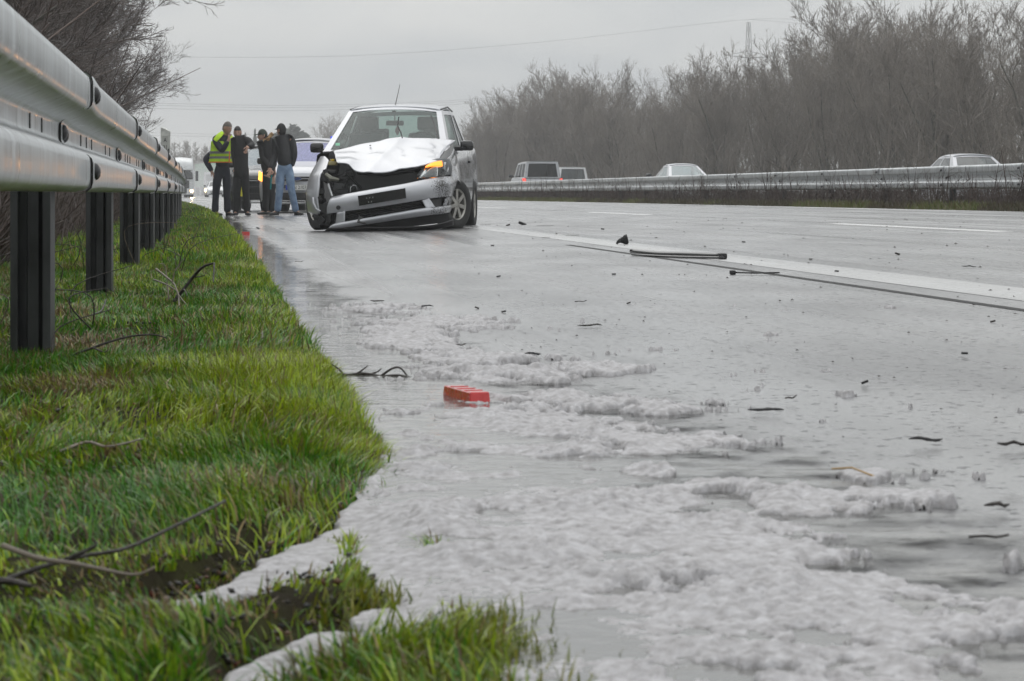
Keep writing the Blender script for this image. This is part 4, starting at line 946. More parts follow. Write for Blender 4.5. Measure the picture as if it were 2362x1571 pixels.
    obj('fender', v, [q[::-1] for q in f], M_SILVER_MUD, root, True)
    # bumper hanging at an angle: upper band, lower lip, struts, black mesh, plate carrier
    band = [[(768, 456, 30.30), (800, 449, 30.16), (860, 438, 30.08), (931, 426, 30.06), (985, 415, 30.12), (1030, 408, 30.36), (1054, 413, 30.74)],
            [(761, 463, 30.22), (799, 458, 30.10), (860, 448, 30.01), (935, 437, 29.99), (990, 428, 30.05), (1034, 421, 30.28), (1050, 426, 30.66)],
            [(756, 478, 30.22), (798, 473, 30.09), (860, 463, 30.00), (935, 452, 29.98), (990, 443, 30.04), (1032, 438, 30.26), (1045, 441, 30.58)],
            [(755, 493, 30.24), (798, 487, 30.11), (860, 479, 30.02), (935, 467, 30.00), (988, 458, 30.06), (1031, 453, 30.28), (1042, 455, 30.55)]]
    v, f = patch([[Q(*p) for p in r_] for r_ in band], 44, 16, .012); bm_ = obj('bumper', v, f, M_SILVER_MUD, root, True)
    lip = [[(776, 516, 30.18), (797, 513, 30.09), (860, 502, 29.98), (935, 489, 29.95), (985, 481, 30.0), (1022, 477, 30.22), (1039, 473, 30.52)],
           [(768, 520, 30.16), (798, 517, 30.07), (860, 506, 29.96), (935, 493, 29.93), (985, 486, 29.98), (1024, 482, 30.22), (1040, 479, 30.52)],
           [(758, 525, 30.18), (799, 523, 30.09), (860, 514, 30.0), (935, 503, 29.97), (985, 496, 30.02), (1022, 492, 30.26), (1036, 489, 30.5)]]
    obj('bumper_lip', *patch([[Q(*p) for p in r_] for r_ in lip], 40, 10, .012), M_SILVER_MUD, bm_, True)
    for a in ([(778, 490, 30.16), (797, 486, 30.11), (775, 518, 30.18), (796, 514, 30.10)], [(972, 460, 30.04), (989, 457, 30.06), (983, 482, 30.0), (1004, 480, 30.06)], [(1028, 453, 30.26), (1041, 454, 30.54), (1020, 479, 30.24), (1038, 476, 30.52)]):
        obj('bumper_strut', *patch([[Q(*a[0]), Q(*a[1])], [Q(*a[2]), Q(*a[3])]], 5, 6, .012, True), M_SILVER_MUD, bm_, True)
    obj('lower_grille', *patch([[Q(786, 488, 30.22), Q(860, 478, 30.12), Q(935, 466, 30.1), Q(1000, 455, 30.18), Q(1034, 452, 30.4)], [Q(790, 516, 30.2), Q(860, 505, 30.08), Q(935, 492, 30.06), Q(1000, 483, 30.14), Q(1034, 478, 30.4)]], 20, 5, .01), M_BLACK, bm_)
    for t in np.linspace(.2, .8, 4):
        obj('grille_bar', *tube([Q(798, 488+26*t, 30.14), Q(860, 478+25*t, 30.07), Q(935, 466+23*t, 30.05), Q(978, 460+20*t, 30.09)], .006, 5), M_BLACKG, bm_)
    pl = obj('plate_carrier', *patch([[Q(826, 452, 29.99), Q(880, 443, 29.965), Q(935, 434, 29.955)], [Q(829, 475, 29.99), Q(883, 466, 29.965), Q(937, 457, 29.955)]], 9, 4, .02), M_BLACKG, bm_)
    for (px, py) in [(846, 457), (853, 456), (860, 455), (899, 449), (906, 448), (914, 446), (921, 445), (850, 466), (857, 465), (903, 457), (918, 454)]:
        obj('clip_slot', *box(Q(px, py, 29.945), (.008, .004, .014)), M_REFL, pl)
    obj('tow_eye_cap', *lathe([(0, .001), (0, .024), (.01, .026)], 14, 'y', Q(780, 479, 30.10)), M_BLACK, bm_)
    # black valance on the road
    obj('valance', *patch([[Q(757, 526, 30.3), Q(800, 526, 30.1), Q(860, 524, 30.0), Q(930, 523, 29.98), Q(1000, 518, 30.06), Q(1045, 506, 30.3)], [Q(750, 531, 30.4), Q(800, 533, 30.2), Q(860, 534, 30.1), Q(930, 533, 30.08), Q(1000, 528, 30.16), Q(1046, 518, 30.4)]], 28, 6, .012), M_BLACK, root, True)
    obj('splash_guard', *patch([[Q(829, 498, 30.05), Q(838, 503, 30.02)], [Q(824, 514, 30.0), Q(846, 518, 29.98)]], 3, 3, .015), M_BLACK, root)
    # crushed corner: outer fender sheet, liner, wheel
    v, f = patch([[Q(741, 362, 31.35), Q(745, 362, 31.2), Q(751, 362, 31.05), Q(759, 371, 30.85)], [Q(722, 395, 31.25), Q(727, 395, 31.0), Q(738, 393, 30.78), Q(752, 392, 30.62)], [Q(713, 416, 31.2), Q(717, 416, 30.88), Q(727, 410, 30.62), Q(741, 403, 30.5)], [Q(709, 440, 31.15), Q(713, 440, 30.78), Q(724, 436, 30.5), Q(738, 430, 30.42)], [Q(709, 464, 31.1), Q(714, 466, 30.74), Q(723, 470, 30.48), Q(735, 462, 30.40)], [Q(713, 490, 31.0), Q(720, 492, 30.7), Q(729, 497, 30.46), Q(738, 492, 30.38)]], 10, 24, .012)
    obj('crumpled_fender', v, f, M_SILVER, root, True)
    obj('fender_edge', *tube([Q(722, 456, 30.42), Q(724, 470, 30.36), Q(730, 482, 30.33), Q(739, 487, 30.32)], .012, 6), M_SILVER, root)
    obj('wheel_liner', *patch([[Q(745, 395, 30.55), Q(765, 420, 30.5), Q(775, 450, 30.45)], [Q(735, 450, 30.5), Q(755, 460, 30.42), Q(768, 475, 30.38)], [Q(735, 515, 30.5), Q(748, 520, 30.4), Q(762, 520, 30.36)]], 8, 10, .02), M_BLACKG, root, True)
    rag = []
    for k in range(14):
        px, py = rng.uniform(728, 768), rng.uniform(395, 515); rag.append(box(Q(px, py, 30.4+rng.uniform(-.04, .1)), (rng.uniform(.03, .09), rng.uniform(.02, .06), rng.uniform(.03, .12)), .006, Matrix.Rotation(rng.uniform(-.8, .8), 3, 'Y')))
    for q in rag: obj('broken_trim', *q, M_BLACK, root)
    # wheels: the crushed side is pushed back and toed out, the other one is steered
    wheel(root, (-.735, .80, .29), .295, .19, -1, math.radians(24), tilt=math.radians(-4))
    wheel(root, (.80, .78, .292), .295, .185, 1, math.radians(-27))
    obj('under_bumper_shade', *patch([[Q(775, 494, 30.5), Q(900, 480, 30.45), Q(1035, 466, 30.5)], [Q(760, 531, 30.5), Q(900, 527, 30.45), Q(1035, 512, 30.5)]], 8, 4, .02), M_BLACK, root)  # black sheet added as the shade in the gap under the bumper
    wheel(root, (.745, 3.27, .292), .295, .185, 1); wheel(root, (-.745, 3.27, .292), .295, .185, -1)
    # mirrors, handle, moulding
    for (px, py, s, d) in ((731, 341, -1, 31.75), (1077, 336, 1, 31.75)):
        c = Q(px, py, d); mm = obj('wing_mirror', *box(c, (.155, .11, .118), .036), M_BLACKG, root, True)
        obj('mirror_arm', *box(c+Vector((-s*.10, .05, -.035)), (.11, .06, .05), .012), M_BLACK, mm)
    obj('door_handle', *box((.845, 2.45, .80), (.03, .16, .03), .01), M_BLACK, root)
    obj('side_moulding', *join(box((.845, 2.05, .52), (.02, 1.3, .05), .008)), M_SILVER_D, root)
    obj('door_gap', *tube([(.80, 1.25, .88), (.846, 1.22, .62), (.835, 1.2, .3)], .004, 4), M_EDGE, root)
    obj('side_repeater', *box((.842, 1.02, .73), (.01, .06, .03), .004), M_AMBER, root)
    return root
wreck()

# ---- generic whole cars
def car(name, label, loc, rz, sp, paint, glass, front=True, lamps='none', group=None, plate=None, badge=False, mirror_m=M_BLACKG, beacon=False):
    root = empty(name, loc, rz, label, sp.get('cat', 'car'), group); L, w = sp['L'], sp['w']
    v, f = body_shell(sp); obj('body', v, f, paint, root, True); greenhouse(root, sp, paint, glass, sp.get('rearglass')); floor_pan(root, sp)
    for a in sp['axles']:
        for s in (1, -1): wheel(root, (s*(w-.11), a, sp['r']), sp['r'], .21, s)
    g = sp['gh']
    for s in (1, -1): mirror_part(root, (s*(w+.10), g['fb'][1]+.35, g['fb'][2]+.10), (.2, .13, .15), mirror_m, s)
    zb = lerp_key(sp['belt'], .1)
    if front:
        for s in (1, -1):
            hl = obj('headlamp', *patch([[(s*w*.52, -.005, zb-.10), (s*w*.78, .05, zb-.05), (s*w*.93, .22, zb+.0)], [(s*w*.54, -.02, zb-.22), (s*w*.80, .02, zb-.20), (s*w*.95, .2, zb-.14)]], 10, 6, .03), M_REFL, root, True)
            if lamps == 'amber_left' and s < 0:
                ld = bpy.data.lights.new('headlamp_light', 'SPOT'); ld.energy = 700; ld.color = (1, .45, .14); ld.spot_size = math.radians(5.4); ld.spot_blend = .6; ld.shadow_soft_size = .09
                lo = bpy.data.objects.new('headlamp_light', ld); COL.objects.link(lo); lo.parent = root; lo.location = (s*w*.88, -.16, zb-.12); lo.rotation_euler = (Matrix.Rotation(-rz, 3, 'Z') @ Vector((4.1, -49, 1.75))).to_track_quat('-Z', 'Y').to_euler()
                obj('indicator', *patch([[(s*w*.84, -.03, zb-.03), (s*w*.955, .16, zb+.02)], [(s*w*.85, -.05, zb-.21), (s*w*.965, .14, zb-.17)]], 5, 5, .02), M_AMBER2, hl)
            obj('fog_lamp', *lathe([(0, .001), (0, .05), (.02, .055)], 14, 'y', (s*w*.66, -.012, .38)), M_REFL, root)
        for k, (z, h_) in enumerate([(zb-.15, .10), (zb-.32, .07), (.37, .14)]):
            obj('grille', *box((0, -.012, z), (w*(.98 if k < 2 else 1.15), .05, h_), .012), M_BLACK, root)
        obj('grille_trim', *box((0, -.05, zb-.15), (w*.96, .02, .018), .004), M_CHROME, root)
        obj('bumper_trim', *box((0, -.035, .26), (w*1.2, .03, .022), .005), M_CHROME, root)
        obj('skid_plate', *box((0, -.02, .21), (w*.9, .06, .05), .01), M_REFL, root)
        if badge:
            ring = lathe([(0, .001), (0, 1), (.2, 1.02)], 24, 'y'); em = obj('badge', [Vector((q.x*.085, -.066-.01*(1-abs(q.y)), zb-.15+q.z*.034)) for q in ring[0]], ring[1], mat('blue_enamel', (.02, .05, .22), .2, coat=.5), root)
            obj('badge_rim', *tube([(.087*math.cos(t), -.072, zb-.15+.036*math.sin(t)) for t in np.linspace(0, 6.283, 29)], .005, 5), M_CHROME, em); plate_text(em, 'Ford', (0, -.078, zb-.15), .05, M_CHROME)
        if plate:
            pz = .55; pp = obj('number_plate', *box((0, -.05, pz), (.52, .012, .115), .004), M_PLATE, root); obj('plate_band', *box((-.237, -.057, pz), (.045, .006, .11)), M_PLATEB, pp)
            plate_text(pp, plate, (.03, -.0575, pz), .105, M_INK, sx=.9)
    else:
        for s in (1, -1):
            zt = lerp_key(sp['belt'], L-.1)
            obj('tail_lamp', *patch([[(s*w*(.70 if sp.get('cat') != 'van' else .86), L-.02, zt-.06), (s*w*.98, L-.24, zt-.04)], [(s*w*(.70 if sp.get('cat') != 'van' else .86), L+.0, zt-.22), (s*w*.98, L-.2, zt-.22)]], 6, 5, .04), M_REDL, root)
        obj('rear_plate', *box((0, L+.005, .62), (.52, .012, .11), .003), M_PLATE, root)
    if beacon:
        for s in (1, -1):
            obj('roof_rail', *tube([(s*g['ft'][0]*1.0, g['ft'][1]+.05, g['ft'][2]+.02), (s*g['ft'][0]*1.01, g['ft'][1]+.25, g['ft'][2]+.11), (s*g['rt'][0]*1.0, g['rt'][1]-.3, g['rt'][2]+.10), (s*g['rt'][0], g['rt'][1], g['rt'][2]+.02)], .018, 6), M_CHROME, root)
        obj('beacon', *box((g['ft'][0]*.80, g['ft'][1]+.35, g['ft'][2]+.13), (.14, .12, .07), .02), M_BLUEL, root)
    return root
KUGA = dict(L=4.5, w=.93, r=.345, axles=(.86, 3.55), sill=.24, belt=[(0, .86), (.25, .94), (1.1, 1.06), (3.9, 1.10), (4.5, .98)], crown=[(0, .03), (1.1, .08), (1.4, 0), (4.5, 0)],
            beltw=[(0, .9), (1.2, .88), (4.5, .86)], gh=dict(fb=(.80, 1.15, 1.05), ft=(.62, 2.0, 1.56), rt=(.60, 3.9, 1.56), rb=(.76, 4.4, 1.08), side=[(.1, .45), (.49, .8)], crown=.09, arch=.05, rv=(.2, .9)))
M_AMBER2 = mat('lit_lamp_cluster', (.9, .5, .2), .3, emis=(1.0, .30, .03), estr=3.2)
M_GLASS_P = glass_mat('blue_reflection_windscreen', (.30, .32, .45), .55, (.40, .42, .78))  # bluish film colour stands in for blue light reflected on the glass
kx = (687-HX)/F*59.0
car('police_car', 'silver estate with roof rails and EN number plate parked facing the wreck behind the people', (kx, 59.0, CF*(kx-E(59))), -.06, KUGA, M_SILVER, M_GLASS_P, True, 'amber_left', None, 'EN 2107', True, beacon=True)
k2 = (612-HX)/F*66.0
car('parked_car', 'dark car with pale windscreen parked behind the person in the black coat', (k2, 66.0, CF*(k2-E(66))), .0, KUGA, M_DARKPAINT, glass_mat('pale_windscreen', (.4, .45, .5), .45, (.55, .65, .72)), True)
# ---- traffic on the far carriageway, seen from behind
SEDAN = dict(L=4.5, w=.90, r=.32, axles=(.9, 3.6), sill=.2, belt=[(0, .65), (.3, .75), (1.3, .92), (3.6, .98), (4.4, .98), (4.5, .9)], crown=[(0, .03), (1.3, .08), (1.5, 0), (4.0, 0), (4.3, .03), (4.5, .02)],
             beltw=[(0, .9), (1.2, .89), (4.5, .88)], gh=dict(fb=(.74, 1.3, .93), ft=(.54, 2.15, 1.36), rt=(.52, 3.1, 1.37), rb=(.72, 4.05, .98), side=[(.08, .45), (.49, .86)], crown=.06, arch=.04, rv=(.08, .93)))
COUPE = dict(SEDAN); COUPE['gh'] = dict(SEDAN['gh']); COUPE['gh'].update(rt=(.56, 3.55, 1.37), rb=(.74, 4.25, 1.02), crown=.07)
VAN = dict(L=4.9, w=.96, r=.33, axles=(.95, 3.95), sill=.24, cat='van', tl=.30, belt=[(0, .85), (.3, 1.0), (1.1, 1.15), (4.8, 1.15), (4.9, 1.1)], crown=[(0, .03), (1.1, .06), (1.4, 0), (4.9, 0)],
           beltw=[(0, .9), (1.2, .94), (4.9, .94)], gh=dict(fb=(.86, 1.1, 1.13), ft=(.76, 1.9, 1.84), rt=(.76, 4.7, 1.88), rb=(.88, 4.88, 1.13), side=[(.1, .38), (.42, .66), (.70, .94)], crown=.05, arch=.02, rv=(.05, .90)))
M_GLASS_S = glass_mat('pale_rear_window', (.35, .45, .46), .30, (.5, .6, .62), 1.0)
M_GLASS_B = glass_mat('black_rear_window', (.03, .03, .03), .06, (.1, .1, .1), .45)
def place_far(px, d, z=.08): return ((px-HX)/F*d, d, z)
def far_car(name, label, px, d, sp, paint, glass, rg):
    s2 = dict(sp); s2['rearglass'] = rg; ang = math.atan(.108+.00026*d)
    x, y, z = place_far(px, d); rz = math.pi+ang
    # the loft has its nose at the origin; the tail is nearest, so step the nose forward by the length
    nose = Vector((x, y, z))+Vector((-math.sin(ang), math.cos(ang), 0))*sp['L']
    return car(name, label, nose, rz, s2, paint, glass, False, 'tail')
far_car('van', 'silver van with black rear window driving on the far carriageway', 1252, 128, VAN, M_SILVER_D, M_GLASS_S, M_GLASS_B)
far_car('van', 'white van driving just ahead of the silver van', 1322, 156, VAN, M_WHITE, M_GLASS_S, M_GLASS_D)
far_car('car', 'silver saloon with pale sloping rear window on the far carriageway', 1594, 95, SEDAN, M_SILVER, M_GLASS_S, M_GLASS_S)
far_car('car', 'pale silver coupe whose roof alone shows above the median guardrail', 2268, 72, COUPE, M_SILVER, M_GLASS_S, M_GLASS_D)
# ------------------------------------------------------------------ people
def skin_mesh(nodes, edges, root, sub=2):
    """nodes: name -> (vector, radius or (rx, ry)); grown with a Skin modifier"""
    names = list(nodes); idx = {n: i for i, n in enumerate(names)}
    me = bpy.data.meshes.new('skin'); me.from_pydata([nodes[n][0] for n in names], [(idx[a], idx[b]) for a, b in edges], [])
    o = bpy.data.objects.new('tmp_skin', me); COL.objects.link(o)
    m = o.modifiers.new('s', 'SKIN'); m.use_smooth_shade = True
    for i, n in enumerate(names):
        r = nodes[n][1]; me.skin_vertices[0].data[i].radius = (r, r) if not isinstance(r, (tuple, list)) else r
        me.skin_vertices[0].data[i].use_root = (n == root)
    ss = o.modifiers.new('u', 'SUBSURF'); ss.levels = sub; ss.render_levels = sub
    dg = bpy.context.evaluated_depsgraph_get(); out = bpy.data.meshes.new_from_object(o.evaluated_get(dg))
    bpy.data.objects.remove(o); bpy.data.meshes.remove(me)
    return out
def mesh_vf(me): return [v.co.copy() for v in me.vertices], [tuple(p.vertices) for p in me.polygons]
M_SKIN = mat('skin', (.50, .30, .22), .5, var=.1)
M_NAVY = mat('navy_cloth', (.016, .019, .032), .8, var=.3, scale=14, bump=.5, bscale=35)
M_BLKC = mat('black_cloth', (.012, .012, .013), .75, var=.3, scale=14, bump=.5, bscale=35)
M_BLKJ = mat('black_jacket', (.017, .018, .021), .5, var=.3, scale=12, bump=.5, bscale=30)
M_JEANS = mat('blue_jeans', (.10, .17, .30), .8, var=.35, scale=7, bump=.5, bscale=40, col2=(.26, .36, .50))
M_HIVIS = mat('hi_vis_yellow', (.55, .85, .02), .6, var=.12, scale=9, bump=.4, bscale=30)
M_HIVIS.node_tree.nodes['Principled BSDF'].inputs['Emission Strength'].default_value = 0
M_BAND = mat('reflective_band', (.25, .26, .27), .4, metal=.3)
M_ORNG = mat('orange_trim', (.8, .22, .03), .6)
M_SHOE = mat('black_shoes', (.012, .012, .013), .4)
M_HAIRG = mat('grey_hair', (.17, .15, .13), .7, var=.35, scale=40)
M_HAIRB = mat('black_hair', (.012, .010, .010), .5, var=.3, scale=40)
M_CAPG = mat('green_cap', (.045, .06, .045), .8)
M_FUR = mat('brown_fur', (.30, .19, .09), .9, var=.5, scale=60, bump=1, bscale=90)
M_EYE = mat('eye_dark', (.03, .02, .02), .3)
M_BEARD = mat('stubble', (.06, .045, .04), .7)
def head_parts(c, h, face):
    """face: unit vector the head looks along. Returns skull mesh data with nose, brow, jaw and ears"""
    bm = bmesh.new(); bmesh.ops.create_uvsphere(bm, u_segments=28, v_segments=20, radius=1.0)
    vs = []
    for v in bm.verts:
        x, y, z = v.co                                    # y = forward
        fx = .072*x*(1-.22*max(0, -z)); fy = .094*y; fz = .125*z
        if z < -.15 and y > 0: fy += .012*y*(-z)         # jaw
        if y > .2:
            fy += .026*math.exp(-(x/.16)**2-((z+.12)/.20)**2)       # nose
            fy -= .010*(math.exp(-((abs(x)-.38)/.17)**2-((z-.10)/.12)**2))  # eye sockets
            fy += .006*math.exp(-(x/.6)**2-((z-.28)/.10)**2)       # brow
            fy += .007*math.exp(-(x/.3)**2-((z+.48)/.10)**2)       # lips
            fy += .010*math.exp(-(x/.3)**2-((z+.82)/.16)**2)       # chin
        if abs(x) > .9 and abs(z) < .3: fx *= 1.0+.10*math.exp(-((y+.05)/.25)**2-((z)/.3)**2)
        vs.append(Vector((fx, fy, fz)))
    bm.verts.index_update(); fs = [tuple(v.index for v in f.verts) for f in bm.faces]; bm.free()
    for s in (-1, 1): (vs, fs) = join((vs, fs), box((s*.073, -.008, .0), (.016, .035, .055), .006))
    yv = Vector(face).normalized(); xv = yv.cross(Vector((0, 0, 1))).normalized(); zv = xv.cross(yv); rot = Matrix((xv, yv, zv)).transposed(); k = h/.25
    return [rot @ (v*k)+c for v in vs], fs, (lambda p: rot @ (Vector(p)*k)+c)
def hair_cap(tf, zlow, thick=1.07, back=-.6):
    bm = bmesh.new(); bmesh.ops.create_uvsphere(bm, u_segments=28, v_segments=18, radius=1.0); keep = []
    vs = [Vector(v.co) for v in bm.verts]; fs = []
    bm.verts.index_update()
    for f in bm.faces:
        c = f.calc_center_median(); lim = zlow if c.y > .25 else (zlow-.1 if c.y > -.1 else back)
        if c.z > lim: fs.append(tuple(v.index for v in f.verts))
    bm.free(); use = sorted({i for f in fs for i in f}); mp_ = {i: k for k, i in enumerate(use)}
    o = [tf((.072*vs[i].x*thick*1.02, .094*vs[i].y*thick, .125*vs[i].z*thick)) for i in use]
    return o, [tuple(mp_[i] for i in f) for f in fs]
def person(label, d, J, face, headpx, hh, colors, opts):
    """J: joint name -> (px, py, depth offset); limbs pelvis/spine/chest/neck, sh/el/wr/ l r, hip/kn/an l r"""
    foot = [J['an_l'], J['an_r']]; bx_ = .5*(foot[0][0]+foot[1][0]); b = P(bx_, HY, d); gz = CF*(b.x-E(d)); base = Vector((b.x, d, gz))
    root = empty('person', base, 0, label, 'person')
    def Q(p): return P(p[0], p[1], d+p[2])-base
    N = {k: Q(p) for k, p in J.items()}
    for s in 'lr': N['an_'+s].z = .085
    hc = Q((headpx[0], headpx[1], headpx[2] if len(headpx) > 2 else 0))
    nodes = {'pelvis': (N['pelvis'], (.115, .085)), 'spine': (N['spine'], (.11, .08)), 'chest': (N['chest'], (.12, .085)), 'neck': (N['neck'], .055), 'skull': (hc-Vector((0, 0, .05)), .055)}
    edges = [('pelvis', 'spine'), ('spine', 'chest'), ('chest', 'neck'), ('neck', 'skull')]
    for s in 'lr':
        nodes.update({'sh_'+s: (N['sh_'+s], .042), 'el_'+s: (N['el_'+s], .040), 'wr_'+s: (N['wr_'+s], .027), 'hip_'+s: (N['hip_'+s], .085), 'kn_'+s: (N['kn_'+s], .058), 'an_'+s: (N['an_'+s], .030)})
        edges += [('chest', 'sh_'+s), ('sh_'+s, 'el_'+s), ('el_'+s, 'wr_'+s), ('pelvis', 'hip_'+s), ('hip_'+s, 'kn_'+s), ('kn_'+s, 'an_'+s)]
        t = opts['toe_'+s]; nodes['toe_'+s] = (N['an_'+s]+Vector((t[0], t[1], -.055)), .016); edges.append(('an_'+s, 'toe_'+s))
        # hand: palm and five fingers, bent
        hd = (N['wr_'+s]-N['el_'+s]).normalized() if ('hand_'+s) not in opts else Vector(opts['hand_'+s]).normalized()
        sd = hd.cross(Vector((0, 1, .2))).normalized(); pn = hd.cross(sd).normalized(); pal = N['wr_'+s]+hd*.075
        nodes['pl_'+s] = (pal, (.030, .018)); edges.append(('wr_'+s, 'pl_'+s))
        for k, L in enumerate((.062, .072, .068, .052)):
            r0 = pal+sd*(k-1.5)*.019+hd*.012; a, c_ = f'f{k}a_'+s, f'f{k}b_'+s
            nodes[a] = (r0+hd*L*.6, .0095); nodes[c_] = (r0+hd*L*.95+pn*L*.45, .008); edges += [('pl_'+s, a), (a, c_)]
        nodes['ta_'+s] = (N['wr_'+s]+hd*.045-sd*.042, .011); nodes['tb_'+s] = (N['wr_'+s]+hd*.085-sd*.055+pn*.012, .009); edges += [('wr_'+s, 'ta_'+s), ('ta_'+s, 'tb_'+s)]
    bodyvf = mesh_vf(skin_mesh(nodes, edges, 'pelvis', 2))
    hv, hf, tf = head_parts(hc, hh, face)
    obj('body', *join(bodyvf, (hv, hf)), M_SKIN, root, True)
    for s in (-1, 1): obj('eye', *lathe([(0, .0005), (.004, .009), (.0, .011)], 8, 'y', tf((s*.028, .083, .012))), M_EYE, root)
    # clothes follow the body
    g = opts.get('gap', .022)
    tn = {'pelvis': (N['pelvis'], (.165, .125)), 'waist': (N['pelvis'].lerp(N['spine'], .75), (.15, .11))}; te = [('pelvis', 'waist')]
    for s in 'lr':
        k = N['kn_'+s]; a = N['an_'+s]
        tn.update({'h'+s: (N['hip_'+s]+Vector((0, 0, -.04)), .105), 't'+s: (N['hip_'+s].lerp(k, .55), .095), 'k'+s: (k, .078), 'c'+s: (k.lerp(a, .5), .072), 'a'+s: (a+Vector((0, 0, -.025)), opts.get('cuff', .072))})
        te += [('pelvis', 'h'+s), ('h'+s, 't'+s), ('t'+s, 'k'+s), ('k'+s, 'c'+s), ('c'+s, 'a'+s)]
    obj('trousers', *mesh_vf(skin_mesh(tn, te, 'pelvis', 2)), colors['trousers'], root, True)
    hem = N['pelvis']+Vector((0, 0, opts.get('hem', -.02)))
    bw = opts.get('bulk', 1.0)
    jn = {'hem': (hem, (.185*bw, .145*bw)), 'mid': (N['spine'], (.18*bw, .14*bw)), 'chest': (N['chest'], (.185*bw, .145*bw)), 'col': (N['neck']-Vector((0, 0, .03)), .085), 'collar': (N['neck']+Vector((0, 0, .025)), .075)}
    je = [('hem', 'mid'), ('mid', 'chest'), ('chest', 'col'), ('col', 'collar')]
    for s in 'lr':
        sh, el, wr = N['sh_'+s], N['el_'+s], N['wr_'+s]
        jn.update({'s'+s: (sh, .092*bw), 'u'+s: (sh.lerp(el, .5), .074*bw), 'e'+s: (el, .066*bw), 'f'+s: (el.lerp(wr, .5), .058*bw), 'w'+s: (wr, .048)})
        je += [('col', 's'+s), ('s'+s, 'u'+s), ('u'+s, 'e'+s), ('e'+s, 'f'+s), ('f'+s, 'w'+s)]
    obj('jacket', *mesh_vf(skin_mesh(jn, je, 'chest', 2)), colors['jacket'], root, True)
    for s in 'lr':
        a = N['an_'+s]; t = Vector((*opts['toe_'+s], 0)); tl = t.normalized()
        sn = {'h': (a-tl*.06+Vector((0, 0, -.04)), (.045, .04)), 'm': (a+tl*.05+Vector((0, 0, -.045)), (.05, .036)), 't': (a+tl*.17+Vector((0, 0, -.055)), (.045, .026)), 'top': (a+Vector((0, 0, .03)), .052)}
        obj('shoe', *mesh_vf(skin_mesh(sn, [('h', 'm'), ('m', 't'), ('h', 'top')], 'h', 2)), M_SHOE, root, True)
    return root, N, tf, Q
def ring_shell(rings, n=32, thick=.0, gap=None):
    """rings: (centre, rx, ry); closed round tube of cloth"""
    vs, fs = [], []
    for c, rx, ry in rings:
        for k in range(n):
            t = 2*math.pi*k/n; vs.append(Vector(c)+Vector((rx*math.cos(t)*(1+.02*math.sin(5*t+c[2]*9)), ry*math.sin(t), 0)))
    for j in range(len(rings)-1):
        for k in range(n): fs.append((j*n+k, j*n+(k+1) % n, (j+1)*n+(k+1) % n, (j+1)*n+k))
    return vs, fs
# officer in the yellow vest, hand at his chin, elbow out, looking along the road
r1, N1, tf1, Q1 = person('person with grey hair in a yellow reflective vest over navy clothes, hand at chin', 54.0,
    dict(pelvis=(512, 393, 0), spine=(513, 362, 0), chest=(514, 334, 0), neck=(519, 311, 0), sh_l=(496, 320, -.06), el_l=(512, 349, -.26), wr_l=(526, 325, -.24), sh_r=(533, 320, .08), el_r=(473, 367, .05), wr_r=(489, 396, -.02),
         hip_l=(503, 398, -.02), kn_l=(498, 443, 0), an_l=(496, 488, 0), hip_r=(523, 398, .02), kn_r=(523, 443, .02), an_r=(525, 490, .02)),
    Vector((.80, -.55, -.22)).normalized(), (524, 296, -.03), .262, dict(trousers=M_NAVY, jacket=M_NAVY), dict(toe_l=(.13, -.05), toe_r=(.12, -.06), hem=-.03, bulk=1.04, cuff=.085, hand_l=(.25, .1, .9)))
# keep the far arm's sleeve rooted at the near shoulder line: an elbow pushed out behind the hip
obj('hair', *hair_cap(tf1, .38, 1.09, -.35), M_HAIRG, r1, True)
vr = [(Q1((509, 374, 0)), .235, .195), (Q1((510, 362, 0)), .228, .19), (Q1((511, 350, 0)), .222, .186), (Q1((511, 338, 0)), .222, .184), (Q1((512, 326, 0)), .222, .18)]
vest = obj('vest', *ring_shell(vr), M_HIVIS, r1, True)
obj('vest_strap', *patch([[Q1((492, 322, -.19)), Q1((501, 310, -.15)), Q1((512, 303, -.04))], [Q1((500, 328, -.22)), Q1((510, 317, -.2)), Q1((517, 308, -.1))]], 10, 4, .012), M_HIVIS, vest, True)
obj('vest_strap', *patch([[Q1((527, 326, -.2)), Q1((529, 319, -.18)), Q1((528, 314, -.14))], [Q1((539, 326, -.12)), Q1((537, 317, -.12)), Q1((533, 311, -.1))]], 8, 4, .012), M_HIVIS, vest, True)
for (py, h_) in ((352, 5.5), (363.5, 5.5)): obj('reflective_band', *ring_shell([(Q1((510, py+h_/2, 0)), .236, .198), (Q1((510, py-h_/2, 0)), .234, .196)]), M_BAND, vest, True)
obj('orange_trim', *ring_shell([(Q1((509, 375.5, 0)), .240, .20), (Q1((509, 373, 0)), .240, .20)]), M_ORNG, vest, True)
obj('zip', *patch([[Q1((528.5, 349, -.20)), Q1((531, 349, -.195))], [Q1((527, 374, -.215)), Q1((530, 374, -.21))]], 2, 5, .008), M_ORNG, vest)
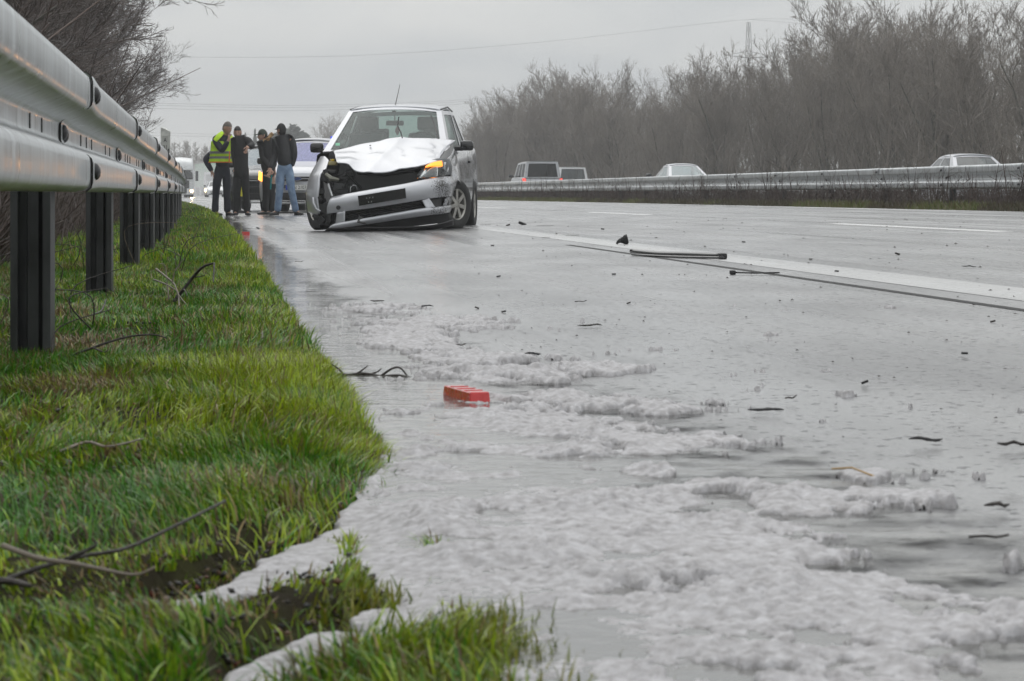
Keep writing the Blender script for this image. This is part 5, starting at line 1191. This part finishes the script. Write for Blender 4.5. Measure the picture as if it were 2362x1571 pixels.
# man in black coat, arm bent across, hand hanging
r2, N2, tf2, Q2 = person('person with black hair in a long black coat pointing downwards with a bent arm', 53.2,
    dict(pelvis=(556, 394, 0), spine=(556, 362, 0), chest=(555, 336, 0), neck=(550, 318, 0), sh_l=(541, 325, 0), el_l=(540, 358, .02), wr_l=(544, 386, -.05), sh_r=(572, 325, 0), el_r=(582, 337, -.15), wr_r=(572, 338, -.36),
         hip_l=(549, 398, 0), kn_l=(547, 442, -.02), an_l=(545, 489, 0), hip_r=(564, 398, 0), kn_r=(567, 442, -.03), an_r=(570, 489, 0)),
    Vector((-.08, -1, -.08)).normalized(), (548, 306, -.06), .25, dict(trousers=M_BLKC, jacket=M_BLKC), dict(toe_l=(-.04, -.13), toe_r=(.05, -.13), hem=-.2, bulk=1.10, hand_r=(-.4, -.1, -.9)))
obj('hair', *hair_cap(tf2, .42, 1.08, -.75), M_HAIRB, r2, True)
obj('beard', *patch([[tf2((-.05, .075, -.05)), tf2((0, .102, -.048)), tf2((.05, .075, -.05))], [tf2((-.045, .075, -.10)), tf2((0, .108, -.105)), tf2((.045, .075, -.10))]], 8, 5, .004), M_BEARD, r2, True)
# man with green cap and fur-trimmed hood, in profile
r3, N3, tf3, Q3 = person('person in a green cap and dark parka with fur-trimmed hood', 53.8,
    dict(pelvis=(620, 398, .02), spine=(618, 366, .02), chest=(616, 342, .02), neck=(611, 325, 0), sh_l=(605, 331, -.08), el_l=(606, 362, -.1), wr_l=(622, 388, -.2), sh_r=(628, 331, .1), el_r=(631, 362, .12), wr_r=(633, 388, .10),
         hip_l=(616, 402, -.05), kn_l=(614, 444, -.05), an_l=(612, 489, -.04), hip_r=(626, 402, .06), kn_r=(626, 444, .06), an_r=(626, 489, .06)),
    Vector((-.95, -.32, -.1)).normalized(), (606, 313, 0), .245, dict(trousers=M_BLKC, jacket=M_BLKC), dict(toe_l=(-.14, -.03), toe_r=(-.14, -.02), hem=-.06, bulk=1.14))
cap3 = obj('cap', *hair_cap(tf3, .18, 1.12, .0), M_CAPG, r3, True)
obj('peak', *patch([[tf3((-.055, .07, .045)), tf3((0, .085, .055)), tf3((.055, .07, .045))], [tf3((-.035, .15, .03)), tf3((0, .17, .036)), tf3((.035, .15, .03))]], 8, 5, .008), M_CAPG, cap3, True)
obj('hair', *hair_cap(tf3, .45, 1.05, -.4), M_HAIRB, r3, True)
fv = cr_interp([Q3(p) for p in [(608, 327, -.14), (617, 322, -.16), (624, 313, -.05), (626, 311, .08), (618, 318, .2)]], 14)
ft = tube(fv, [.035+.012*math.sin(i*2.1) for i in range(14)], 10); rr_ = random.Random(2)
obj('fur_trim', [v+Vector((rr_.uniform(-.014, .014), rr_.uniform(-.014, .014), rr_.uniform(-.014, .014))) for v in ft[0]], ft[1], M_FUR, r3)
obj('teal_lanyard', *tube([Q3((627, 404, -.3)), Q3((625, 420, -.3)), Q3((624, 437, -.3))], [.014, .018, .016], 6), mat('teal_strap', (.01, .25, .25), .5), r3)
# man in black bomber jacket and jeans, back half turned, in mid-step
r4, N4, tf4, Q4 = person('person in blue jeans, black jacket and black cap seen from behind in mid-step', 52.2,
    dict(pelvis=(657, 388, 0), spine=(656, 360, 0), chest=(655, 334, 0), neck=(651, 313, 0), sh_l=(636, 322, 0), el_l=(633, 360, .02), wr_l=(624, 390, -.08), sh_r=(673, 322, .02), el_r=(679, 356, .0), wr_r=(673, 384, .06),
         hip_l=(648, 394, 0), kn_l=(645, 440, -.05), an_l=(640, 488, 0), hip_r=(667, 394, 0), kn_r=(672, 438, -.04), an_r=(683, 486, .08)),
    Vector((-.75, .65, -.05)).normalized(), (649, 301, 0), .255, dict(trousers=M_JEANS, jacket=M_BLKJ), dict(toe_l=(-.13, -.04), toe_r=(.10, -.05), hem=.0, bulk=1.12, cuff=.075))
cap4 = obj('cap', *hair_cap(tf4, .18, 1.12, -.05), M_BLKC, r4, True)
obj('peak', *patch([[tf4((-.055, .07, .045)), tf4((0, .085, .055)), tf4((.055, .07, .045))], [tf4((-.035, .15, .03)), tf4((0, .17, .036)), tf4((.035, .15, .03))]], 8, 5, .008), M_BLKC, cap4, True)
obj('hair', *hair_cap(tf4, .5, 1.05, -.75), M_HAIRB, r4, True)

# ------------------------------------------------------------------ lorries and car arriving through the spray
M_TRUCKW = mat('white_cab_paint', (.72, .74, .75), .3, coat=.5)
M_TARP = mat('green_tarpaulin', (.16, .36, .20), .6, var=.15)
def truck():
    d = 255.0; x = (418-HX)/F*d; z0 = CF*(x-E(d)); ang = math.atan(.108+.00026*d)
    root = empty('truck', (x, d, z0), ang, 'white lorry cab with lit headlamps coming round the bend past the guardrail', 'truck')
    obj('cab', *box((0, .95, 1.65), (2.45, 1.9, 2.0), .12), M_TRUCKW, root, True)
    rf = obj('roof_fairing', *patch([[(-1.15, .12, 2.62), (0, .05, 2.66), (1.15, .12, 2.62)], [(-1.12, .35, 3.3), (0, .3, 3.42), (1.12, .35, 3.3)], [(-1.15, 1.9, 3.75), (0, 1.9, 3.85), (1.15, 1.9, 3.75)]], 10, 8, .06), M_TRUCKW, root, True)
    obj('windscreen', *patch([[(-1.1, -.05, 1.75), (0, -.10, 1.75), (1.1, -.05, 1.75)], [(-1.05, .02, 2.6), (0, -.03, 2.62), (1.05, .02, 2.6)]], 8, 5, .02), M_GLASS_D, root, True)
    obj('sun_visor', *box((0, -.16, 2.68), (2.2, .28, .16), .03), M_TRUCKW, root); obj('grille', *box((0, -.03, 1.25), (1.5, .06, .75), .03), M_BLACK, root)
    obj('bumper', *box((0, -.05, .55), (2.45, .25, .55), .06), M_TRUCKW, root)
    obj('trailer', *box((0, 8.6, 2.35), (2.5, 12.5, 2.8), .03), M_TRUCKW, root); obj('chassis', *box((0, 7.2, .85), (1.2, 13.6, .25), .02), M_BLACK, root)
    for s in (1, -1):
        obj('door_mirror', *box((s*1.48, .05, 2.05), (.26, .16, .95), .05), M_BLACK, root)
        h = obj('headlamp', *lathe([(0, .001), (0, .13), (.06, .15)], 16, 'y', (s*.98, -.19, .62)), M_HEAD, root)
        for y in (1.3, 4.6, 11.0, 12.3): wheel(root, (s*1.05, y, .5), .5, .3, s, spokes=6)
        ld = bpy.data.lights.new('headlamp_light', 'SPOT'); ld.energy = 500; ld.color = (1, .66, .30); ld.spot_size = math.radians(24); ld.spot_blend = .6; ld.shadow_soft_size = .12
        lo = bpy.data.objects.new('headlamp_light', ld); COL.objects.link(lo); lo.parent = root; lo.location = (s*.98, -.4, .68); lo.rotation_euler = (math.radians(90), 0, math.pi)
    return root
truck()
def trailer_truck():
    d = 330.0; x = (492-HX)/F*d; ang = math.atan(.108+.00026*d)
    root = empty('truck', (x, d, CF*(x-E(d))), ang, 'lorry with pale green tarpaulin sides half lost in the spray', 'truck')
    obj('tarpaulin_body', *box((0, 6.5, 2.5), (2.55, 13, 2.9), .04), M_TARP, root); obj('cab', *box((0, -1.2, 1.7), (2.4, 1.9, 2.3), .12), M_TRUCKW, root); obj('windscreen', *box((0, -2.16, 2.15), (2.1, .04, .8), .01), M_GLASS_D, root)
    obj('chassis', *box((0, 6, .85), (1.3, 14, .25), .02), M_BLACK, root)
    for s in (1, -1):
        for y in (-.9, 3.5, 10.5, 11.8): wheel(root, (s*1.05, y, .5), .5, .3, s, spokes=6)
trailer_truck()
dd = 245.0; xx = (500-HX)/F*dd
car('car', 'small white car coming out of the spray ahead of the green lorry', (xx, dd, CF*(xx-E(dd))), math.atan(.108+.00026*dd), SEDAN, M_WHITE, M_GLASS_D, True)
# spray thrown up by the traffic
def spray(name, c, s, dens, rz, label):
    bm = bmesh.new(); bmesh.ops.create_icosphere(bm, subdivisions=3, radius=1.0); rng = random.Random(5); vs = []
    for v in bm.verts:
        q = v.co; k = 1+.14*math.sin(q.x*5+q.z*3)+.10*math.sin(q.y*7+q.x*2); vs.append(Vector((q.x*s[0]*k, q.y*s[1]*k, max(-.75, q.z)*s[2]*k)))
    fs = [tuple(v.index for v in f.verts) for f in bm.faces]; bm.free()
    m = bpy.data.materials.new('spray_mist'); m.use_nodes = True; n = m.node_tree.nodes; n.remove(n['Principled BSDF'])
    pv_ = n.new('ShaderNodeVolumePrincipled'); pv_.inputs['Color'].default_value = (.96, .96, .97, 1); pv_.inputs['Density'].default_value = dens; m.node_tree.links.new(pv_.outputs[0], n['Material Output'].inputs['Volume'])
    o = obj(name, vs, fs, m, loc=c, rot=(0, 0, rz)); tag(o, label, 'spray', kind='stuff'); return o
xs = (468-HX)/F*285
spray('spray', (xs, 290, 1.6), (3.2, 24, 2.2), .030, .17, 'white spray hanging behind the arriving lorry')

# ------------------------------------------------------------------ guide post behind the rail
def guide_post():
    d = 38.0; base = Vector((E(d)-.86, d, .15)); root = empty('guide_post', base, math.radians(-14), 'white roadside guide post with black slanted band and A 31 lettering', 'marker post')
    MW = mat('white_post_plastic', (.62, .63, .60), .5, var=.25, scale=14); w, t = .070, .045
    def seg(z0l, z0r, z1l, z1r, m, name, gx=0):
        v = [Vector(q) for q in [(-w-gx, -t-gx, z0l), (w+gx, -t-gx, z0r), (w*.6, t, z0r), (-w*.6, t, z0l), (-w-gx, -t-gx, z1l), (w+gx, -t-gx, z1r), (w*.6, t, z1r), (-w*.6, t, z1l)]]
        return obj(name, v, [(0, 3, 2, 1), (4, 5, 6, 7), (0, 1, 5, 4), (1, 2, 6, 5), (2, 3, 7, 6), (3, 0, 4, 7)], m, root)
    seg(.62, .56, .86, .80, M_BLACK, 'black_band', .002); seg(-.1, -.1, .62, .56, MW, 'foot'); up = seg(.86, .80, 1.24, 1.18, MW, 'head')
    obj('reflector', *box((w*.74, -t-.004, .90), (.018, .008, .07), .003), M_BLACK, up)
    pt_ = obj('label_plate', *box((0, -t-.003, 1.0), (.09, .004, .24), .001), mat('plate_offwhite', (.55, .56, .53), .5), up)
    plate_text(pt_, 'A', (0, -t-.0055, 1.055), .085, M_INK, sx=.8); plate_text(pt_, '31', (0, -t-.0055, .955), .085, M_INK, sx=.8)
    return root
guide_post()
# yellow and black marker glimpsed between the coat wearer's legs
mk = R(.9, 58.0); rt = empty('marker', (P(554, 447, 60).x, 60, mk.z), 0, 'yellow and black marker glimpsed between the legs of the black-coated person', 'marker')
obj('panel', *box((0, 0, .50), (.10, .05, .26), .01), mat('marker_yellow', (.8, .75, .05), .5), rt); obj('stand', *join(box((0, 0, .2), (.06, .05, .36), .01), box((0, 0, .03), (.3, .3, .06), .015)), M_BLACK, rt)
# ------------------------------------------------------------------ things lying on the road and in the grass
M_REDP = mat('red_plastic', (.50, .012, .012), .22, var=.25, scale=30, coat=.6, rvar=.1, bump=.25, bscale=120, col2=(.66, .03, .03))
def red_block(px, py, L, w, h, rz, label, m=M_REDP):
    g = G(px, py) if L < .12 else (RB+RC)/2; bm = bmesh.new(); bmesh.ops.create_cube(bm, size=1)
    for v in bm.verts:
        k = 1.0 if v.co.z < 0 else .93
        v.co = Vector((v.co.x*L*k, v.co.y*w*k, (v.co.z+.5)*h))
    bmesh.ops.bevel(bm, geom=bm.edges[:], offset=.002, segments=1, affect='EDGES'); bm.verts.index_update()
    vs = [v.co.copy() for v in bm.verts]; fs = [tuple(v.index for v in f.verts) for f in bm.faces]; bm.free()
    o = empty('lamp_fragment', g+Vector((0, 0, .001 if L > .12 else .004)), rz, label, 'lamp fragment'); obj('red_cover', vs, fs, m, o)
    if L > .12:
        for k in range(3): obj('rib', *box((-L*.25+k*L*.25, 0, h+.0004), (.004, w*.86, .002), .0008), m, o)
    return o
RA, RB, RC = G(1083, 944), G(1019, 926), G(1134, 941)
red_block(1083, 944, (RB-RA).length, (RC-RA).length*.9, .033, math.atan2(RB.y-RA.y, RB.x-RA.x), 'red plastic block from a lamp lying in the foam')
red_block(567, 543, .085, .05, .035, .1, 'small red plastic fragment at the grass edge near the wreck')
M_STICK = mat('wet_dead_wood', (.028, .022, .018), .45, var=.4, scale=30, bump=.5, bscale=120)
M_STICKL = mat('pale_dead_wood', (.17, .14, .11), .5, var=.3, scale=30)
def chain(pts, r, name, parent, m, origin, re=None):
    v, f = tube([q-origin for q in cr_interp(pts, max(6, len(pts)*4))], r, 6, re if re is not None else r*.45); return obj(name, v, f, m, parent, True)
def branch_thing(label, stems, m=M_STICK, grp=None):
    """stems: list of (points, radius); points are (px, py, distance)"""
    o = P(*stems[0][0][0]); root = empty('fallen_branch', o, 0, label, 'branch', grp)
    for k, (pts, r) in enumerate(stems): chain([P(*p) for p in pts], r, 'stem' if k == 0 else 'twig', root, m, o)
    return root
def gd(px, py, lift=0.0):
    g = G(px, py, lift); return g.y
# crooked branch sticking out of the grass
branch_thing('crooked dark branch with a broken drooping tip sticking out of the grass', [([(401, 697, 9.9), (418, 675, 9.9), (445, 640, 9.9), (468, 616, 9.85), (494, 607, 9.8)], .0085), ([(494, 607, 9.8), (493, 630, 9.75), (492, 652, 9.7)], .004),
   ([(446, 640, 9.9), (470, 636, 9.9), (474, 628, 9.9)], .003), ([(468, 618, 9.85), (476, 613, 9.85), (482, 614, 9.85)], .003), ([(412, 683, 9.9), (424, 668, 9.85), (432, 684, 9.8)], .004)])
branch_thing('pale forked twig lying against the crooked branch', [([(360, 620, 10.1), (385, 640, 10.0), (402, 655, 9.9), (411, 678, 9.8), (430, 703, 9.7)], .004), ([(355, 645, 10.1), (385, 657, 10.0), (410, 672, 9.9)], .0035), ([(398, 650, 9.9), (404, 625, 9.9), (424, 597, 9.9)], .003), ([(412, 680, 9.8), (413, 705, 9.7), (412, 725, 9.6)], .003)], M_STICKL)
branch_thing('bare twig with drooping forks floating in the water beside the foam', [([(755, 862, 6.45), (800, 866, 6.43), (838, 862, 6.43), (880, 868, 6.41), (920, 866, 6.39), (972, 876, 6.35)], .0055), ([(795, 866, 6.43), (780, 850, 6.43), (762, 838, 6.45)], .003), ([(820, 864, 6.43), (838, 852, 6.43), (848, 844, 6.43)], .003),
   ([(878, 868, 6.41), (905, 850, 6.41), (925, 850, 6.41), (945, 874, 6.38), (972, 894, 6.33)], .0035), ([(900, 870, 6.38), (906, 884, 6.33), (903, 894, 6.31)], .003), ([(850, 864, 6.43), (870, 858, 6.43), (880, 850, 6.43)], .003), ([(770, 865, 6.43), (800, 880, 6.38), (806, 888, 6.33)], .003)])
branch_thing('long thin branch lying in the grass at the foot of the verge', [([(-60, 1370, 2.79), (60, 1320, 2.82), (180, 1285, 2.87), (290, 1265, 2.91), (400, 1215, 2.96), (520, 1155, 3.05)], .0032), ([(150, 1292, 2.85), (215, 1262, 2.85), (222, 1250, 2.85)], .003)])
branch_thing('lichen-grey stick crossing the long branch in the grass', [([(5, 1258, 2.85), (90, 1288, 2.83), (170, 1300, 2.81), (230, 1312, 2.79), (310, 1326, 2.78), (358, 1308, 2.78)], .0032)], M_STICKL)
branch_thing('short dark stick lying below the long branch', [([(-40, 1338, 2.73), (30, 1342, 2.73), (70, 1352, 2.71)], .005)])
branch_thing('thin forked twig lying in the grass near the big post', [([(150, 826, 6.55), (220, 800, 6.55), (290, 778, 6.55), (350, 772, 6.55), (385, 780, 6.55)], .004), ([(215, 802, 6.55), (240, 812, 6.51), (250, 806, 6.51)], .0025)])
branch_thing('dark stem leaning at the foot of the second guardrail post', [([(150, 756, 8.55), (215, 726, 8.74), (235, 715, 8.84), (245, 690, 8.93)], .0045)])
branch_thing('grey twig lying on the grass bank above the foam inlet', [([(140, 1042, 4.18), (200, 1020, 4.23), (250, 1030, 4.18), (330, 1012, 4.27)], .0032)], M_STICKL)
branch_thing('short twig reaching out of the mud over the foam', [([(860, 1392, 3.05), (905, 1372, 3.05), (945, 1342, 3.05)], .003)])
rb = random.Random(9)
for k in range(46):                                      # bramble stems under the rail, each its own cane
    y = rb.uniform(6.6, 22); W = rb.uniform(-1.25, -.42); b = Vector((E(y)+W, y, float(verge_z(np.array([W]), np.array([y]))[0])-.02)); L = rb.uniform(.15, .42)
    q = [b, b+Vector((rb.uniform(-.1, .1), rb.uniform(-.1, .1), L*.6)), b+Vector((rb.uniform(-.25, .3), rb.uniform(-.15, .15), L*rb.uniform(.6, 1.0)))]
    e = empty('bramble_cane', b, 0, 'thin dead bramble cane growing among the guardrail posts', 'bramble', 'dead canes under the guardrail'); chain(q, .0028, 'cane', e, M_STICK if rb.random() < .75 else M_STICKL, b)
# black trim strip across the line, crumpled piece beside it
def strip_debris(label, name, pts, r, m=M_BLACKG, flat=.5, cat='car trim'):
    g = [G(*p, .008) for p in pts]; o = g[0]; v, f = tube([q-o for q in cr_interp(g, 16)], r, 8)
    return tag(obj(name, [Vector((q.x, q.y, q.z*1.0)) for q in v], f, m, loc=o, smooth=True), label, cat)
g0, g1 = G(1457, 590), G(1666, 598); o = g0
st = empty('trim_strip', o, 0, 'long black trim strip from a car lying across the white edge line', 'car trim')
obj('strip', *tube([q-o for q in cr_interp([g0+Vector((0, 0, .03)), g0.lerp(g1, .3)+Vector((0, 0, .02)), g0.lerp(g1, .6)+Vector((0, 0, .022)), g1+Vector((0, 0, .022))], 16)], .016, 8), M_BLACKG, st, True)
obj('lower_rail', *tube([q-o for q in cr_interp([g0+Vector((0, -.1, .01)), g0.lerp(g1, .5)+Vector((0, -.18, .008)), g1+Vector((0, -.1, .012))], 12)], .008, 6), M_BLACKG, st, True)
obj('end_clip', *box(g1-o+Vector((0, -.03, .02)), (.05, .08, .035), .01), M_BLACK, st)
g0, g1 = G(1690, 634), G(1798, 634); o = g0
w1 = empty('wiper_blade', o, 0, 'thin black wiper-like strip lying on the tar seam', 'car trim'); obj('blade', *tube([Vector((0, 0, .012)), (g1-g0)*.5+Vector((0, 0, .009)), g1-g0+Vector((0, 0, .011))], .0045, 6), M_BLACKG, w1); obj('clip', *box((0, 0, .012), (.03, .04, .022), .006), M_BLACK, w1)
g = G(1437, 564); cp = empty('crumpled_piece', g, 0, 'small crumpled black piece of trim standing up on the lane', 'car trim')
obj('shard', *patch([[(-.045, 0, 0), (-.02, .02, .012), (.02, .03, 0)], [(-.035, -.01, .02), (0, 0, .045), (.045, .02, .012)], [(-.01, 0, .035), (.022, -.01, .055), (.03, 0, .078)]], 9, 9, .014), M_BLACK, cp); obj('tab', *box((.01, 0, .05), (.03, .03, .045), .008, Matrix.Rotation(.6, 3, 'Y')), M_BLACK, cp)
# flotsam: bits of bark and trim, one object each
FL = [(870, 698, 34, 'bark'), (978, 710, 44, 'bark'), (1100, 713, 12, 'chip'), (1162, 722, 14, 'chip'), (1360, 755, 58, 'bark'), (1229, 828, 40, 'bark'), (1300, 846, 24, 'bark'), (1767, 958, 86, 'bark'), (1823, 932, 20, 'twig'), (2135, 1030, 78, 'bark'),
      (2335, 1040, 70, 'bark'), (1416, 635, 12, 'chip'), (1136, 568, 10, 'chip'), (1150, 640, 12, 'chip'), (1172, 521, 12, 'chip'), (1205, 519, 22, 'chip'), (1258, 522, 40, 'twig'), (2225, 824, 12, 'chip'), (2290, 745, 10, 'chip'), (2235, 618, 34, 'bark'), (2070, 588, 14, 'chip'),
      (735, 775, 36, 'bark'), (622, 640, 40, 'bark'), (595, 528, 10, 'chip'), (650, 530, 14, 'bark'), (2010, 1180, 12, 'chip'), (2300, 1185, 60, 'bark'), (1340, 700, 30, 'twig'), (1060, 806, 26, 'twig'), (960, 1098, 42, 'twig'), (1075, 1096, 40, 'bark'), (1995, 892, 8, 'chip'), (1450, 702, 8, 'chip'),
      (1715, 560, 10, 'chip'), (1870, 600, 10, 'chip'), (1930, 628, 12, 'chip'), (1260, 550, 22, 'twig'), (1320, 545, 30, 'twig'), (1390, 530, 10, 'chip'), (690, 606, 20, 'twig'), (1120, 520, 26, 'twig'), (2280, 1262, 90, 'twig')]
WH = [(605, 'in the water by the verge'), (900, 'on the wet shoulder short of the wreck'), (1300, 'on the shoulder before the white line'), (1800, 'out on the driving lane side'), (3000, 'on the wet shoulder well clear of the foam')]
for k, (px, py, wpx, kd) in enumerate(FL):
    g = G(px, py); s = g.y/F; L = max(.02, wpx*s); rg = random.Random(k); m = [M_STICK, M_BLACK][k % 2] if kd != 'twig' else M_STICK
    where = next(t for lim, t in WH if px < lim)
    nm = {'bark': 'bark_piece', 'chip': 'debris_chip', 'twig': 'twig'}[kd]; lb = {'bark': 'dark flat piece of wet bark lying ', 'chip': 'small dark chip of debris lying ', 'twig': 'thin crooked twig lying '}[kd]+where
    grp = {'bark': 'bark pieces ', 'chip': 'chips of debris ', 'twig': 'twigs '}[kd]+where
    if kd == 'twig': v, f = tube(cr_interp([(-L/2, 0, .004), (-L*.1, rg.uniform(-.01, .01), .006), (L*.2, .006, .004), (L/2, rg.uniform(-.02, .02), .009)], 9), .0017, 5)
    elif kd == 'bark':
        v, f = tube(cr_interp([(L*(t_-.5), rg.uniform(-.006, .006), .004+rg.uniform(-.002, .004)) for t_ in (0, .3, .55, .8, 1)], 9), [.0008, .002, .003, .0026, .0032, .0024, .0028, .002, .0008], 5)
    else: L = L*.8; v, f = box((0, 0, L*.15), (L, L*.6, L*.35), L*.1, Matrix.Rotation(rg.uniform(-.4, .4), 3, 'Y'))
    tag(obj(nm, v, f, m, loc=g+Vector((0, 0, .008 if g.y < 8 else .003)), rot=(0, 0, rg.uniform(-.3, .3))), lb, 'debris', grp)
g = G(1965, 1112); tag(obj('straw', *tube([(-.028, .02, .012), (0, 0, .016), (.03, -.03, .006)], .0016, 5), mat('dry_straw', (.45, .30, .14), .5), loc=g+Vector((0, 0, .006))), 'pale dry straw floating beside a scrap of foam', 'straw')
# uncountable grit scattered over the wet surface
def grit():
    r = np.random.default_rng(77); n = 650; px = 1080+1280*r.random(n); py = 505+ (1080-505)*r.random(n)**2.2
    V, Ft = [], []
    for a, b in zip(px, py):
        g = G(a, b, .003); s = (.0012+.004*r.random()**3)*min(2.2, g.y/8); o_ = len(V)
        V += [(g.x+s*r.normal()*.5-s, g.y, g.z), (g.x+s, g.y-s*.5, g.z), (g.x+s*.3, g.y+s, g.z), (g.x, g.y, g.z+s*.9)]; Ft += [(o_, o_+1, o_+3), (o_+1, o_+2, o_+3), (o_+2, o_, o_+3)]
    return fast_mesh('grit', V, Ft, M_STICK, False, None, 3)
tag(link('grit', grit()), 'fine dark grit scattered over the wet road', 'grit', kind='stuff')
